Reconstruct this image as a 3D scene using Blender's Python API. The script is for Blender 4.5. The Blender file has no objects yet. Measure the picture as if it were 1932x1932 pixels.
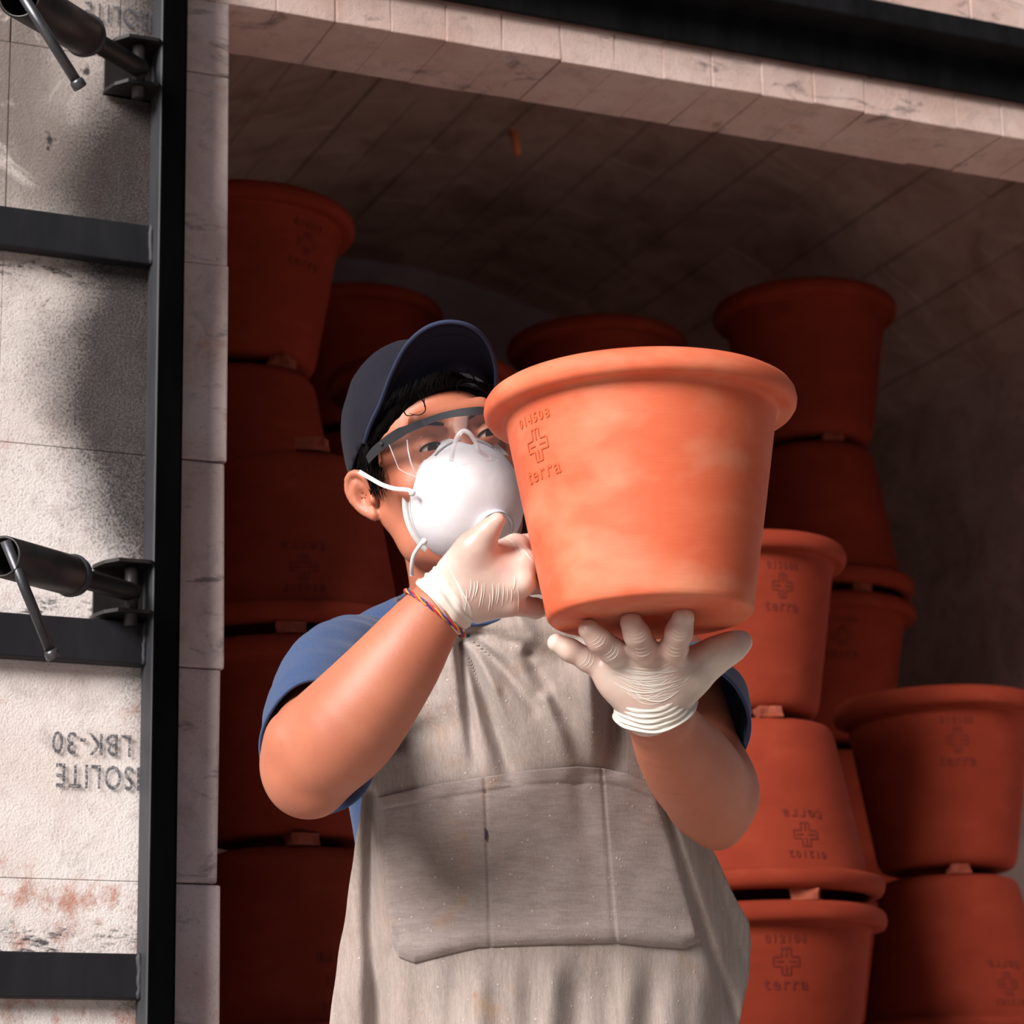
import bpy, bmesh, math, random
import numpy as np
from math import sin, cos, tan, radians, pi, sqrt, atan2
from mathutils import Vector, Matrix, noise as mnoise
random.seed(7)
SC = bpy.context.scene
COL = SC.collection

# ------------------------------------------------------------------ camera
YAW, PIT, ROL, FPX = radians(24), radians(15.3), radians(1.27), 4861.0
CAM = Vector((0, 0, .83))
_h = Vector((sin(YAW), cos(YAW), 0))
_F = _h * cos(PIT) + Vector((0, 0, 1)) * sin(PIT)
_R0 = Vector((cos(YAW), -sin(YAW), 0))
_U0 = -_h * sin(PIT) + Vector((0, 0, 1)) * cos(PIT)
_R = _R0 * cos(ROL) - _U0 * sin(ROL)
_U = _U0 * cos(ROL) + _R0 * sin(ROL)
cd = bpy.data.cameras.new('camera')
cam = bpy.data.objects.new('camera', cd)
COL.objects.link(cam)
cam.matrix_world = Matrix(((_R.x, _U.x, -_F.x, CAM.x), (_R.y, _U.y, -_F.y, CAM.y), (_R.z, _U.z, -_F.z, CAM.z), (0, 0, 0, 1)))
cd.sensor_width = 36
cd.lens = FPX / 1932 * 36
cd.clip_start = .05
cd.dof.use_dof = True
cd.dof.focus_distance = 2.45
cd.dof.aperture_fstop = 9
SC.camera = cam

# ------------------------------------------------------------------ light
SC.view_settings.view_transform = 'Standard'
SC.view_settings.look = 'None'
SC.view_settings.gamma = 1
SC.view_settings.use_curve_mapping = False
SC.view_settings.exposure = 0.0
w = bpy.data.worlds.new('sky'); SC.world = w; w.use_nodes = True
wn = w.node_tree.nodes; wl = w.node_tree.links
bg = wn['Background']
tc = wn.new('ShaderNodeTexCoord'); sp = wn.new('ShaderNodeSeparateXYZ'); rmp = wn.new('ShaderNodeValToRGB')
wl.new(tc.outputs['Generated'], sp.inputs[0]); wl.new(sp.outputs['Z'], rmp.inputs[0]); wl.new(rmp.outputs[0], bg.inputs[0])
rmp.color_ramp.elements[0].color = (.78, .76, .80, 1); rmp.color_ramp.elements[0].position = 0
rmp.color_ramp.elements[1].color = (.42, .52, .75, 1); rmp.color_ramp.elements[1].position = .8
bg.inputs['Strength'].default_value = .13
sl = bpy.data.lights.new('sun', 'SUN'); so = bpy.data.objects.new('sun', sl); COL.objects.link(so)
sl.energy = 6.6; sl.angle = radians(30); sl.color = (1, .93, .88)
so.rotation_euler = Vector((.86, .47, -.48)).to_track_quat('-Z', 'Y').to_euler()
so.location = (-3, -2, 4)

# ------------------------------------------------------------------ helpers
def P(px, py, d):
    px, py, d = float(px), float(py), float(d)
    return CAM + d * (_F + (px - 966) / FPX * _R + (966 - py) / FPX * _U)
def atY(px, py, Y):
    r = _F + (px - 966) / FPX * _R + (966 - py) / FPX * _U
    return CAM + r * (Y / r.y)
def proj(p):
    v = Vector(p) - CAM; d = v.dot(_F)
    return 966 + FPX * v.dot(_R) / d, 966 - FPX * v.dot(_U) / d, d
def px2m(r, d): return r * d / FPX

def tag(o, label=None, cat=None, group=None, kind=None):
    if label: o['label'] = label
    if cat: o['category'] = cat
    if group: o['group'] = group
    if kind: o['kind'] = kind
    return o
def link(o, parent=None):
    COL.objects.link(o)
    if parent is not None: o.parent = parent
    return o
def empty(name, loc=(0, 0, 0), parent=None):
    o = bpy.data.objects.new(name, None); o.empty_display_size = .05; o.location = loc
    return link(o, parent)
def mesh_obj(name, verts, faces, mat, parent=None, smooth=True, world=True):
    """verts in world space; if parent given they are moved into its space"""
    me = bpy.data.meshes.new(name)
    if parent is not None and world:
        off = Vector(parent.location)
        pp = parent.parent
        while pp is not None: off += Vector(pp.location); pp = pp.parent
        verts = [tuple(Vector(v) - off) for v in verts]
    me.from_pydata([tuple(v) for v in verts], [], [tuple(f) for f in faces])
    me.materials.append(mat)
    if smooth: me.polygons.foreach_set('use_smooth', [True] * len(me.polygons))
    me.update()
    o = bpy.data.objects.new(name, me)
    return link(o, parent)
def bm_obj(name, bm, mat, parent=None, smooth=False):
    if parent is not None:
        off = Vector(parent.location); pp = parent.parent
        while pp is not None: off += Vector(pp.location); pp = pp.parent
        bmesh.ops.translate(bm, verts=bm.verts, vec=-off)
    me = bpy.data.meshes.new(name); bm.to_mesh(me); bm.free()
    me.materials.append(mat)
    if smooth: me.polygons.foreach_set('use_smooth', [True] * len(me.polygons))
    return link(bpy.data.objects.new(name, me), parent)
def box_bm(lo, hi, bev=0.0, seg=1, bm=None):
    bm = bm or bmesh.new()
    c = [(a + b) / 2 for a, b in zip(lo, hi)]; s = [b - a for a, b in zip(lo, hi)]
    r = bmesh.ops.create_cube(bm, size=1, matrix=Matrix.Translation(c) @ Matrix.Diagonal((*s, 1)))
    if bev:
        es = list({e for v in r['verts'] for e in v.link_edges})
        bmesh.ops.bevel(bm, geom=es, offset=bev, segments=seg, affect='EDGES', profile=.5)
    return bm
def frame_of(d):
    d = Vector(d).normalized()
    a = Vector((0, 0, 1)) if abs(d.z) < .9 else Vector((1, 0, 0))
    u = d.cross(a).normalized(); v = d.cross(u).normalized()
    return u, v
def tube(pts, rad, n=12, closed=False, cap=True, flat=1.0):
    """swept tube -> verts, faces"""
    pts = [Vector(p) for p in pts]; m = len(pts)
    if not hasattr(rad, '__len__'): rad = [rad] * m
    V = []; Fc = []
    u = None
    for i, p in enumerate(pts):
        if closed: t = pts[(i + 1) % m] - pts[i - 1]
        else: t = pts[min(i + 1, m - 1)] - pts[max(i - 1, 0)]
        t.normalize()
        if u is None: u, _ = frame_of(t)
        u = (u - t * u.dot(t)).normalized(); v = t.cross(u)
        for k in range(n):
            a = 2 * pi * k / n
            V.append(p + rad[i] * (cos(a) * u + flat * sin(a) * v))
    for i in range(m if closed else m - 1):
        j = (i + 1) % m
        for k in range(n):
            l = (k + 1) % n
            Fc.append((i * n + k, i * n + l, j * n + l, j * n + k))
    if cap and not closed:
        Fc.append(tuple(range(n - 1, -1, -1))); Fc.append(tuple((m - 1) * n + k for k in range(n)))
    return V, Fc
def merge(*vf):
    V = []; Fc = []
    for v, f in vf:
        o = len(V); V += list(v); Fc += [tuple(i + o for i in q) for q in f]
    return V, Fc
def lathe(profile, n, close=True, origin=(0, 0, 0), axis=(0, 0, 1)):
    ax = Vector(axis).normalized(); u, v = frame_of(ax); O = Vector(origin)
    V = []; Fc = []; m = len(profile)
    for r, z in profile:
        for k in range(n):
            a = 2 * pi * k / n
            V.append(O + ax * z + r * (cos(a) * u + sin(a) * v))
    for i in range(m if close else m - 1):
        j = (i + 1) % m
        for k in range(n):
            l = (k + 1) % n
            Fc.append((i * n + k, i * n + l, j * n + l, j * n + k))
    return V, Fc
def spline(pts, n):
    """Catmull-Rom through tuples"""
    pts = [np.array(p, float) for p in pts]; out = []
    m = len(pts)
    for i in range(m - 1):
        p0 = pts[max(i - 1, 0)]; p1 = pts[i]; p2 = pts[i + 1]; p3 = pts[min(i + 2, m - 1)]
        for k in range(n):
            t = k / n
            out.append(.5 * ((2 * p1) + (-p0 + p2) * t + (2 * p0 - 5 * p1 + 4 * p2 - p3) * t * t + (-p0 + 3 * p1 - 3 * p2 + p3) * t ** 3))
    out.append(pts[-1]); return out

# ------------------------------------------------------------------ materials
def rgb(r, g, b):
    f = lambda c: (c / 255 / 12.92) if c / 255 <= .04045 else ((c / 255 + .055) / 1.055) ** 2.4
    return (f(r), f(g), f(b), 1)
class NT:
    def __init__(s, name):
        s.m = bpy.data.materials.new(name); s.m.use_nodes = True
        s.n = s.m.node_tree.nodes; s.l = s.m.node_tree.links
        s.b = s.n['Principled BSDF']
    def node(s, t, **k):
        x = s.n.new(t)
        for a, v in k.items():
            if a.startswith('i_'): x.inputs[a[2:].replace('_', ' ')].default_value = v
            else: setattr(x, a, v)
        return x
    def coord(s, kind='obj', scale=(1, 1, 1)):
        if kind == 'world': o = s.node('ShaderNodeNewGeometry').outputs['Position']
        else: o = s.node('ShaderNodeTexCoord').outputs['Object']
        mp = s.node('ShaderNodeMapping'); mp.inputs['Scale'].default_value = scale
        s.l.new(o, mp.inputs[0]); return mp.outputs[0]
    def noise(s, c, scale, detail=4, rough=.55, dist=0):
        x = s.node('ShaderNodeTexNoise'); x.inputs['Scale'].default_value = scale
        x.inputs['Detail'].default_value = detail; x.inputs['Roughness'].default_value = rough
        x.inputs['Distortion'].default_value = dist
        s.l.new(c, x.inputs['Vector']); return x.outputs['Fac']
    def ramp(s, f, stops, interp='LINEAR'):
        x = s.node('ShaderNodeValToRGB'); e = x.color_ramp.elements; x.color_ramp.interpolation = interp
        while len(e) < len(stops): e.new(.5)
        for q, (p, c) in zip(e, stops):
            q.position = p; q.color = c if hasattr(c, '__len__') else (c, c, c, 1)
        s.l.new(f, x.inputs[0]); return x.outputs[0]
    def mix(s, f, a, b, mode='MIX'):
        x = s.node('ShaderNodeMix', data_type='RGBA', blend_type=mode)
        for sock, v in ((x.inputs[0], f), (x.inputs[6], a), (x.inputs[7], b)):
            if isinstance(v, bpy.types.NodeSocket): s.l.new(v, sock)
            else: sock.default_value = v
        return x.outputs[2]
    def math(s, op, a, b=0.0, clamp=False):
        x = s.node('ShaderNodeMath', operation=op); x.use_clamp = clamp
        for sock, v in ((x.inputs[0], a), (x.inputs[1], b)):
            if isinstance(v, bpy.types.NodeSocket): s.l.new(v, sock)
            else: sock.default_value = v
        return x.outputs[0]
    def maprange(s, v, a, b, c=0.0, d=1.0):
        x = s.node('ShaderNodeMapRange'); x.interpolation_type = 'SMOOTHSTEP'
        s.l.new(v, x.inputs[0])
        for i, q in enumerate((a, b, c, d)): x.inputs[i + 1].default_value = q
        return x.outputs[0]
    def col(s, c):
        if isinstance(c, bpy.types.NodeSocket): s.l.new(c, s.b.inputs['Base Color'])
        else: s.b.inputs['Base Color'].default_value = c
    def rough(s, r):
        if isinstance(r, bpy.types.NodeSocket): s.l.new(r, s.b.inputs['Roughness'])
        else: s.b.inputs['Roughness'].default_value = r
    def bump(s, h, strength=.3, dist=.002, prev=None):
        x = s.node('ShaderNodeBump'); x.inputs['Strength'].default_value = strength; x.inputs['Distance'].default_value = dist
        s.l.new(h, x.inputs['Height'])
        if prev is not None: s.l.new(prev, x.inputs['Normal'])
        s.l.new(x.outputs[0], s.b.inputs['Normal']); return x.outputs[0]
M = {}
def plain(name, c, rough=.6, metal=0, spec=.5, noise=None, bump=0, bscale=200):
    t = NT(name); t.rough(rough); t.b.inputs['Metallic'].default_value = metal
    t.b.inputs['Specular IOR Level'].default_value = spec
    if noise:
        co = t.coord(); f = t.noise(co, noise[0], 5, .6)
        t.col(t.ramp(f, [(.3, c), (.7, noise[1])]))
    else: t.col(c)
    if bump:
        co = t.coord(); t.bump(t.noise(co, bscale, 4), bump, .001)
    M[name] = t.m; return t.m

def terracotta(name, a, b, c, ro=.85, sp=.18):
    t = NT(name); co = t.coord(); t.rough(ro); t.b.inputs['Specular IOR Level'].default_value = sp
    big = t.noise(t.coord('obj', (1, 1, 2.2)), 2.2, 3, .55, .3)
    base = t.ramp(big, [(.28, a), (.52, b), (.75, c)])
    co2 = t.coord('obj', (3, 3, 55)); ring = t.noise(co2, 3.0, 4, .6)
    base = t.mix(t.math('MULTIPLY', t.ramp(ring, [(.45, 0), (.75, 1)]), .35), base, (*[x * .8 for x in b[:3]], 1))
    if name == 'terracotta_pale':
        bl = t.noise(t.coord('obj', (1, 1, 1.6)), 1.9, 3, .5, .0)
        base = t.mix(t.math('MULTIPLY', t.ramp(bl, [(.45, 0), (.75, 1)]), .45), base, (.80, .42, .26, 1))
    fine = t.noise(co, 420, 3, .7)
    base = t.mix(t.math('MULTIPLY', t.ramp(fine, [(.35, 1), (.55, 0)]), .12), base, (.25, .05, .02, 1))
    t.col(base)
    p = t.bump(ring, .10, .002); t.bump(fine, .10, .0006, p)
    M[name] = t.m
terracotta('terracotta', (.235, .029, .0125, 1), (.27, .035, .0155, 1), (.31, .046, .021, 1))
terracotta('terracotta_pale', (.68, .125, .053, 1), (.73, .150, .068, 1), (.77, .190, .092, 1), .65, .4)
plain('stamp_shade', (.17, .020, .010, 1), .9)  # darker clay paints in the shade of the pressed letters
plain('stamp_shade_held', (.70, .12, .04, 1), .9)
plain('shard', (.26, .045, .022, 1), .95, noise=(60, (.36, .09, .05, 1)), bump=.6, bscale=150)

def brick_material(name, soot=None, tint=(.62, .50, .46), tint2=(.78, .70, .66), dark=.0):
    """insulating fire brick, worn; soot = function of world position"""
    t = NT(name); co = t.coord('world'); t.rough(.95); t.b.inputs['Specular IOR Level'].default_value = .15
    n1 = t.noise(co, 7, 6, .6, .8); n2 = t.noise(co, 28, 5, .65, .4); fine = t.noise(co, 330, 4, .75)
    grit = t.noise(co, 700, 2, .8)
    c = t.ramp(n1, [(.3, (*tint, 1)), (.6, (*tint2, 1))])
    c = t.mix(t.math('MULTIPLY', t.ramp(n2, [(.52, 0), (.72, 1)]), .45), c, (.36, .29, .27, 1))
    rust = t.noise(co, 17, 5, .7)
    c = t.mix(t.math('MULTIPLY', t.ramp(rust, [(.60, 0), (.72, 1)]), .5), c, (.55, .22, .12, 1))
    c = t.mix(t.math('MULTIPLY', t.ramp(fine, [(.30, 1), (.42, 0)]), .5), c, (.22, .15, .13, 1))
    if soot: c = soot(t, co, c, fine, n2, grit)
    t.col(c)
    p = t.bump(n2, .25, .006); p = t.bump(fine, .8, .0016, p); t.bump(grit, .4, .0008, p)
    M[name] = t.m
def soot_left(t, co, c, fine, n2, grit):
    s = t.node('ShaderNodeSeparateXYZ'); t.l.new(co, s.inputs[0]); X, Zc = s.outputs['X'], s.outputs['Z']
    wob = t.noise(co, 5, 3, .5)
    dg = t.maprange(Zc, 1.5, 2.15, 0, .48)
    c = t.mix(dg, c, (.33, .25, .21, 1))  # bricks turn browner and darker with height
    pit = t.math('MULTIPLY', t.ramp(fine, [(.34, 1), (.44, 0)]), t.maprange(Zc, 1.3, 2.0, .1, .6))
    c = t.mix(pit, c, (.10, .075, .065, 1))
    # strength along height: heavy between z 1.58 and 1.90 and above 2.0
    hz = t.ramp(t.maprange(Zc, 1.0, 2.4), [(0, .15), (.14, .08), (.3, .2), (.38, .6), (.5, 1), (.60, 1), (.66, .8), (.78, 1), (.9, .6)])
    reach = t.math('MULTIPLY', hz, .155)
    edge = t.math('ADD', t.math('SUBTRACT', X, .754), reach)
    f = t.math('DIVIDE', edge, .085)
    f = t.math('ADD', f, t.math('MULTIPLY', t.math('SUBTRACT', wob, .5), 1.1))
    f = t.math('ADD', f, t.math('MULTIPLY', t.math('SUBTRACT', fine, .5), 1.8))
    m = t.ramp(f, [(.05, 0), (.50, .62), (.9, .98)])
    m = t.math('MULTIPLY', m, t.ramp(t.noise(co, 480, 3, .8), [(.38, 1), (.66, .86)]))
    c = t.mix(m, c, (.014, .011, .012, 1))
    # grey mortar smear, top left, and dark blotches towards the top
    n3 = t.noise(co, 9, 5, .65, 1.2)
    sm = t.math('MULTIPLY', t.maprange(X, .70, .60), t.maprange(Zc, 1.86, 2.02))
    sm = t.math('MULTIPLY', sm, t.ramp(n3, [(.40, 0), (.48, 1)]))
    c = t.mix(t.math('MULTIPLY', sm, .85), c, (.20, .17, .155, 1))
    bl = t.math('MULTIPLY', t.ramp(t.noise(co, 22, 4, .7, .5), [(.66, 0), (.70, 1)]), t.maprange(Zc, 1.4, 1.9))
    c = t.mix(t.math('MULTIPLY', bl, .9), c, (.03, .028, .032, 1))
    rr_ = t.math('MULTIPLY', t.ramp(t.noise(co, 26, 5, .7), [(.50, 0), (.66, .8)]), t.maprange(Zc, 1.24, 1.16))
    c = t.mix(rr_, c, (.52, .20, .12, 1))
    # paint overspray along the crossbars
    for zc in (1.108, 1.459, 1.880):
        dd = t.math('ABSOLUTE', t.math('SUBTRACT', Zc, zc + .004))
        o = t.math('MULTIPLY', t.maprange(dd, .034, .024), t.ramp(t.noise(t.coord('world', (.35, 1, 1)), 60, 4, .8), [(.52, 0), (.62, .9)]))
        c = t.mix(o, c, (.035, .035, .042, 1))
    return c
def soot_lintel(t, co, c, fine, n2, grit):
    n = t.noise(t.coord('world', (1, 1, 3)), 11, 5, .7, .6)
    return t.mix(t.math('MULTIPLY', t.ramp(n, [(.58, 0), (.68, 1)]), .7), c, (.12, .10, .105, 1))
brick_material('brick_left', soot_left, (.80, .71, .67), (.92, .87, .85))
brick_material('brick_jamb', soot_lintel, (.66, .50, .47), (.80, .67, .65))
brick_material('brick_lintel', soot_lintel, (.62, .42, .36), (.74, .57, .52))
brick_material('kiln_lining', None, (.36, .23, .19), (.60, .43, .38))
brick_material('kiln_lining_lit', None, (.46, .33, .30), (.72, .56, .52))  # lighter lining for the right wall, the light reaching it put into the colour
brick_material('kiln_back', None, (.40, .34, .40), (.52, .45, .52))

def steel(name, c1, c2, rough=.5, spec=.5):
    t = NT(name); co = t.coord('obj', (1, 1, .25)); n = t.noise(co, 30, 5, .6)
    t.col(t.ramp(n, [(.35, c1), (.7, c2)])); t.rough(rough); t.b.inputs['Specular IOR Level'].default_value = spec
    t.bump(t.noise(t.coord(), 260, 3, .6), .15, .0006); M[name] = t.m
steel('steel_bar', (.010, .0105, .013, 1), (.017, .0175, .021, 1), .55, .25)
steel('steel_black', (.0012, .0012, .0015, 1), (.0022, .0022, .0028, 1), .8, .02)
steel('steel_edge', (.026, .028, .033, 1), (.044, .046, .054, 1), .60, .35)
steel('steel_dark', (.0035, .0035, .004, 1), (.010, .010, .012, 1), .7, .12)
steel('steel_clamp', (.009, .008, .008, 1), (.022, .019, .018, 1), .42, .45)
steel('steel_rod', (.05, .052, .058, 1), (.12, .125, .14, 1), .36, .6)
M['steel_rod'].node_tree.nodes['Principled BSDF'].inputs['Metallic'].default_value = .6
t = NT('brick_ink'); co = t.coord('world'); f = t.noise(co, 520, 3, .8)
t.col((.06, .065, .085, 1)); t.rough(.9)
t.l.new(t.ramp(f, [(.36, 0), (.50, .95)]), t.b.inputs['Alpha']); M['brick_ink'] = t.m
t = NT('brick_ink_faint'); co = t.coord('world'); f = t.noise(co, 520, 3, .8)
t.col((.14, .14, .17, 1)); t.rough(.9)
t.l.new(t.ramp(f, [(.5, 0), (.6, .6)]), t.b.inputs['Alpha']); M['brick_ink_faint'] = t.m

# person materials
t = NT('skin'); co = t.coord(); t.rough(.56)
n = t.noise(co, 12, 4, .55); f = t.noise(co, 900, 2, .6)
c = t.ramp(n, [(.3, (.44, .130, .066, 1)), (.7, (.55, .190, .105, 1))])
sp_ = t.noise(co, 45, 3, .6); c = t.mix(t.math('MULTIPLY', t.ramp(sp_, [(.66, 0), (.75, 1)]), .35), c, (.34, .09, .055, 1))
t.col(c); t.bump(f, .22, .0008)
t.b.inputs['Subsurface Weight'].default_value = .12; t.b.inputs['Subsurface Radius'].default_value = (.9, .3, .15); t.b.inputs['Subsurface Scale'].default_value = .012
t.b.inputs['Specular IOR Level'].default_value = .9
M['skin'] = t.m
def cloth(name, a, b, sc=(900, 900, 900), bump=.35, stains=None, slub=None, weave=None, sheen=.2):
    t = NT(name); co = t.coord(); t.rough(.92); t.b.inputs['Specular IOR Level'].default_value = .15
    t.b.inputs['Sheen Weight'].default_value = sheen
    n = t.noise(co, 6, 4, .55); c = t.ramp(n, [(.3, a), (.7, b)])
    fine = t.noise(t.coord('obj', (1, 1, .35)), 700, 3, .7)
    c = t.mix(t.math('MULTIPLY', t.ramp(fine, [(.3, 1), (.6, 0)]), .35), c, (a[0] * .5, a[1] * .5, a[2] * .5, 1))
    if stains:
        st = t.noise(co, 13, 5, .7, .6)
        c = t.mix(t.math('MULTIPLY', t.ramp(st, [(.56, 0), (.72, 1)]), stains[1]), c, stains[0])
        st = t.noise(co, 70, 3, .6)
        c = t.mix(t.math('MULTIPLY', t.ramp(st, [(.71, 0), (.76, 1)]), .6), c, (.33, .17, .08, 1))
    if weave:
        th = t.noise(t.coord('obj', weave), 520, 2, .6)
        c = t.mix(t.math('MULTIPLY', t.ramp(th, [(.38, 1), (.62, 0)]), .30), c, (a[0] * .55, a[1] * .55, a[2] * .57, 1))
        th2 = t.noise(t.coord('obj', weave), 160, 2, .6)
        c = t.mix(t.math('MULTIPLY', t.ramp(th2, [(.42, 0), (.70, 1)]), .20), c, (min(b[0] * 1.35, 1), min(b[1] * 1.35, 1), min(b[2] * 1.35, 1), 1))
    p = t.bump(fine, bump, .0012)
    if slub:
        v = t.node('ShaderNodeTexVoronoi'); v.inputs['Scale'].default_value = 105; t.l.new(co, v.inputs['Vector'])
        dots = t.ramp(v.outputs['Distance'], [(.09, 1), (.15, 0)])
        msk = t.math('MULTIPLY', dots, t.ramp(t.noise(co, 35, 3, .6), [(.48, 0), (.56, 1)]))
        c = t.mix(t.math('MULTIPLY', msk, .55), c, slub); t.bump(msk, .5, .0015, p)
    t.col(c); M[name] = t.m
cloth('apron_cloth', (.345, .285, .25, 1), (.41, .355, .335, 1), stains=((.40, .24, .13, 1), .6), slub=(.72, .64, .54, 1), weave=(1, 1, .10))
cloth('pocket_cloth', (.33, .275, .25, 1), (.39, .335, .33, 1), stains=((.40, .23, .12, 1), .65), slub=(.72, .64, .54, 1), weave=(.16, .16, 1))
cloth('shirt_blue', (.040, .075, .175, 1), (.062, .105, .225, 1))
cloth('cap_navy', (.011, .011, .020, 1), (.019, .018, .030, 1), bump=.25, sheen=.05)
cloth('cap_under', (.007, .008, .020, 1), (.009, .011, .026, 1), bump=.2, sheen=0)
plain('cap_binding', (.022, .034, .080, 1), .9)
plain('hair', (.004, .0035, .0035, 1), .9, spec=.05)
t = NT('mask_white'); co = t.coord(); t.col((.84, .83, .87, 1)); t.rough(.8)
t.b.inputs['Subsurface Weight'].default_value = .1; t.b.inputs['Subsurface Scale'].default_value = .01
t.bump(t.noise(co, 35, 3, .5, .5), .25, .004); M['mask_white'] = t.m
plain('mask_valve', (.72, .72, .78, 1), .45)
plain('strap_white', (.85, .84, .84, 1), .7)
plain('mask_seam', (.48, .48, .54, 1), .7)
t = NT('latex'); co = t.coord(); n = t.noise(co, 26, 4, .55)
c = t.ramp(n, [(.40, (.62, .51, .44, 1)), (.62, (.74, .66, .58, 1))])
pk = t.noise(co, 14, 2, .5); c = t.mix(t.math('MULTIPLY', t.ramp(pk, [(.42, 0), (.60, 1)]), .65), c, (.58, .34, .29, 1))
st = t.noise(co, 60, 3, .6); c = t.mix(t.math('MULTIPLY', t.ramp(st, [(.68, 0), (.74, 1)]), .5), c, (.62, .30, .12, 1))
t.col(c); t.rough(.36)
t.bump(t.noise(co, 60, 3, .5), .15, .002)
t.b.inputs['Subsurface Weight'].default_value = .25; t.b.inputs['Subsurface Radius'].default_value = (1, .5, .35); t.b.inputs['Subsurface Scale'].default_value = .01
M['latex'] = t.m
plain('latex_white', (.76, .71, .64, 1), .38)
plain('goggle_frame', (.022, .025, .032, 1), .45)
t = NT('goggle_lens'); t.col((1, 1, 1, 1)); t.rough(.03)
t.b.inputs['Transmission Weight'].default_value = 0; t.b.inputs['Alpha'].default_value = .055; t.b.inputs['Specular IOR Level'].default_value = .8
t.b.inputs['Base Color'].default_value = (.35, .35, .36, 1); t.b.inputs['Coat Weight'].default_value = .4
M['goggle_lens'] = t.m
t = NT('clear_plastic'); t.col((.8, .8, .85, 1)); t.rough(.08); t.b.inputs['Alpha'].default_value = .36; t.b.inputs['Coat Weight'].default_value = 1
M['clear_plastic'] = t.m
plain('eye_white', (.55, .46, .43, 1), .4)
plain('iris_dark', (.006, .003, .002, 1), .35, spec=.2)
plain('bracelet_red', (.60, .03, .04, 1), .5)
plain('bracelet_blue', (.05, .04, .25, 1), .5)
plain('bracelet_yellow', (.75, .35, .05, 1), .5)
cloth('trousers_dark', (.03, .035, .05, 1), (.05, .05, .07, 1))
plain('shoe_leather', (.03, .022, .018, 1), .5)
plain('ground_concrete', (.40, .345, .31, 1), .9, noise=(3, (.46, .40, .36, 1)), bump=.4, bscale=60)
plain('ceramic_tube', (.85, .30, .14, 1), .8)
plain('pocket_ink', (.03, .02, .08, 1), .9)

# ------------------------------------------------------------------ the setting
YF, TH = 2.70, .13
XJ, ZL = .847, 2.237
XR = 2.75; YB = 4.75; ZK = .30
def struct(name, bm, m, smooth=False): return tag(bm_obj(name, bm, m, None, smooth), kind='structure')
struct('floor', box_bm((-6, -4, -.1), (6, 7, 0)), M['ground_concrete'])
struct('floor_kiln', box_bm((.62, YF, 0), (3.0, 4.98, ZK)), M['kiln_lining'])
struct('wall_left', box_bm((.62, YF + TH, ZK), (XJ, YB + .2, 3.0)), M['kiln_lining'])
struct('wall_right', box_bm((XR, YF + TH, ZK), (XR + .22, YB + .2, 3.0)), M['kiln_lining_lit'])
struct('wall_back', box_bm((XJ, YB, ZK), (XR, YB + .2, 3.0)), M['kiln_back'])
struct('trim_light_slab', box_bm((.62, YF + TH, 3.0), (XR + .22, YB + .2, 3.1)), M['kiln_lining'])  # unseen slab added over the vault to keep light from leaking in

def uneven_brick(lo, hi, amp=.0006, bev=.0012, seed=0, chips=0):
    rnd = random.Random(seed)
    bm = bmesh.new(); box_bm(lo, hi, 0, bm=bm)
    bmesh.ops.bevel(bm, geom=list(bm.edges), offset=bev * (.6 + rnd.random() * .8), segments=2, affect='EDGES', profile=.6)
    off = rnd.random() * 50
    for v in bm.verts:
        q = mnoise.noise_vector(v.co * 22 + Vector((off, off, off)))
        v.co += q * amp * 2
    return bm
# facade: bricks left of the frame, the jamb, the right jamb, above the beam
wf = tag(empty('wall_front', (XJ, YF, 1.4)), kind='structure')
rows = [1.186 + .239 * k for k in range(-4, 8)]
k = 0
for r in rows:
    cols = [(.25, .4192), (.4198, .5858), (.5863, .757)]
    if abs(r - 2.142) < .02: cols = [(.25, .418), (.420, .585), (.587, .7135), (.7150, .757)]
    for a, b in cols:
        k += 1
        jy = random.uniform(-.0007, .0007)
        bm_obj('brick', uneven_brick((a, YF + jy, r + .0003), (b, YF + TH, r + .2387), seed=k, bev=.0006), M['brick_left'], wf)
    k += 1
    jx = {1.425: .0, 1.186: -.0035}.get(round(r, 3), random.uniform(-.002, .002))
    if r < 2.1 or True:
        top = min(r + .2382, ZL + .0) if r < ZL else None
        if top: bm_obj('brick', uneven_brick((.758, YF + .001, r + .0008), (XJ + jx, YF + TH, top), bev=.0025, amp=.0012, seed=k), M['brick_jamb'], wf)
# right jamb (outside the frame of the photograph)
for r in rows:
    if r < ZL:
        k += 1
        bm_obj('brick', uneven_brick((2.60, YF, r + .0008), (2.98, YF + TH, min(r + .2382, ZL)), seed=k), M['brick_jamb'], wf)
# lintel bricks, standing side by side
x = .758
while x < 2.98:
    k += 1; wd = random.uniform(.068, .080)
    dz = random.uniform(-.0006, .0006); dy = random.uniform(-.0008, .0006)
    bm_obj('brick', uneven_brick((x, YF + dy, ZL + dz + .0002), (x + wd - .0004, YF + TH + random.uniform(-.001, .001), ZL + .0505), bev=.0016, amp=.0008, seed=k), M['brick_lintel'], wf)
    x += wd
# bricks above the beam
for r in (2.372, 2.611):
    x = .76
    while x < 2.98:
        k += 1
        bm_obj('brick', uneven_brick((x, YF, r), (x + .229, YF + TH, r + .237), seed=k), M['brick_lintel'], wf)
        x += .23

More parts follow.
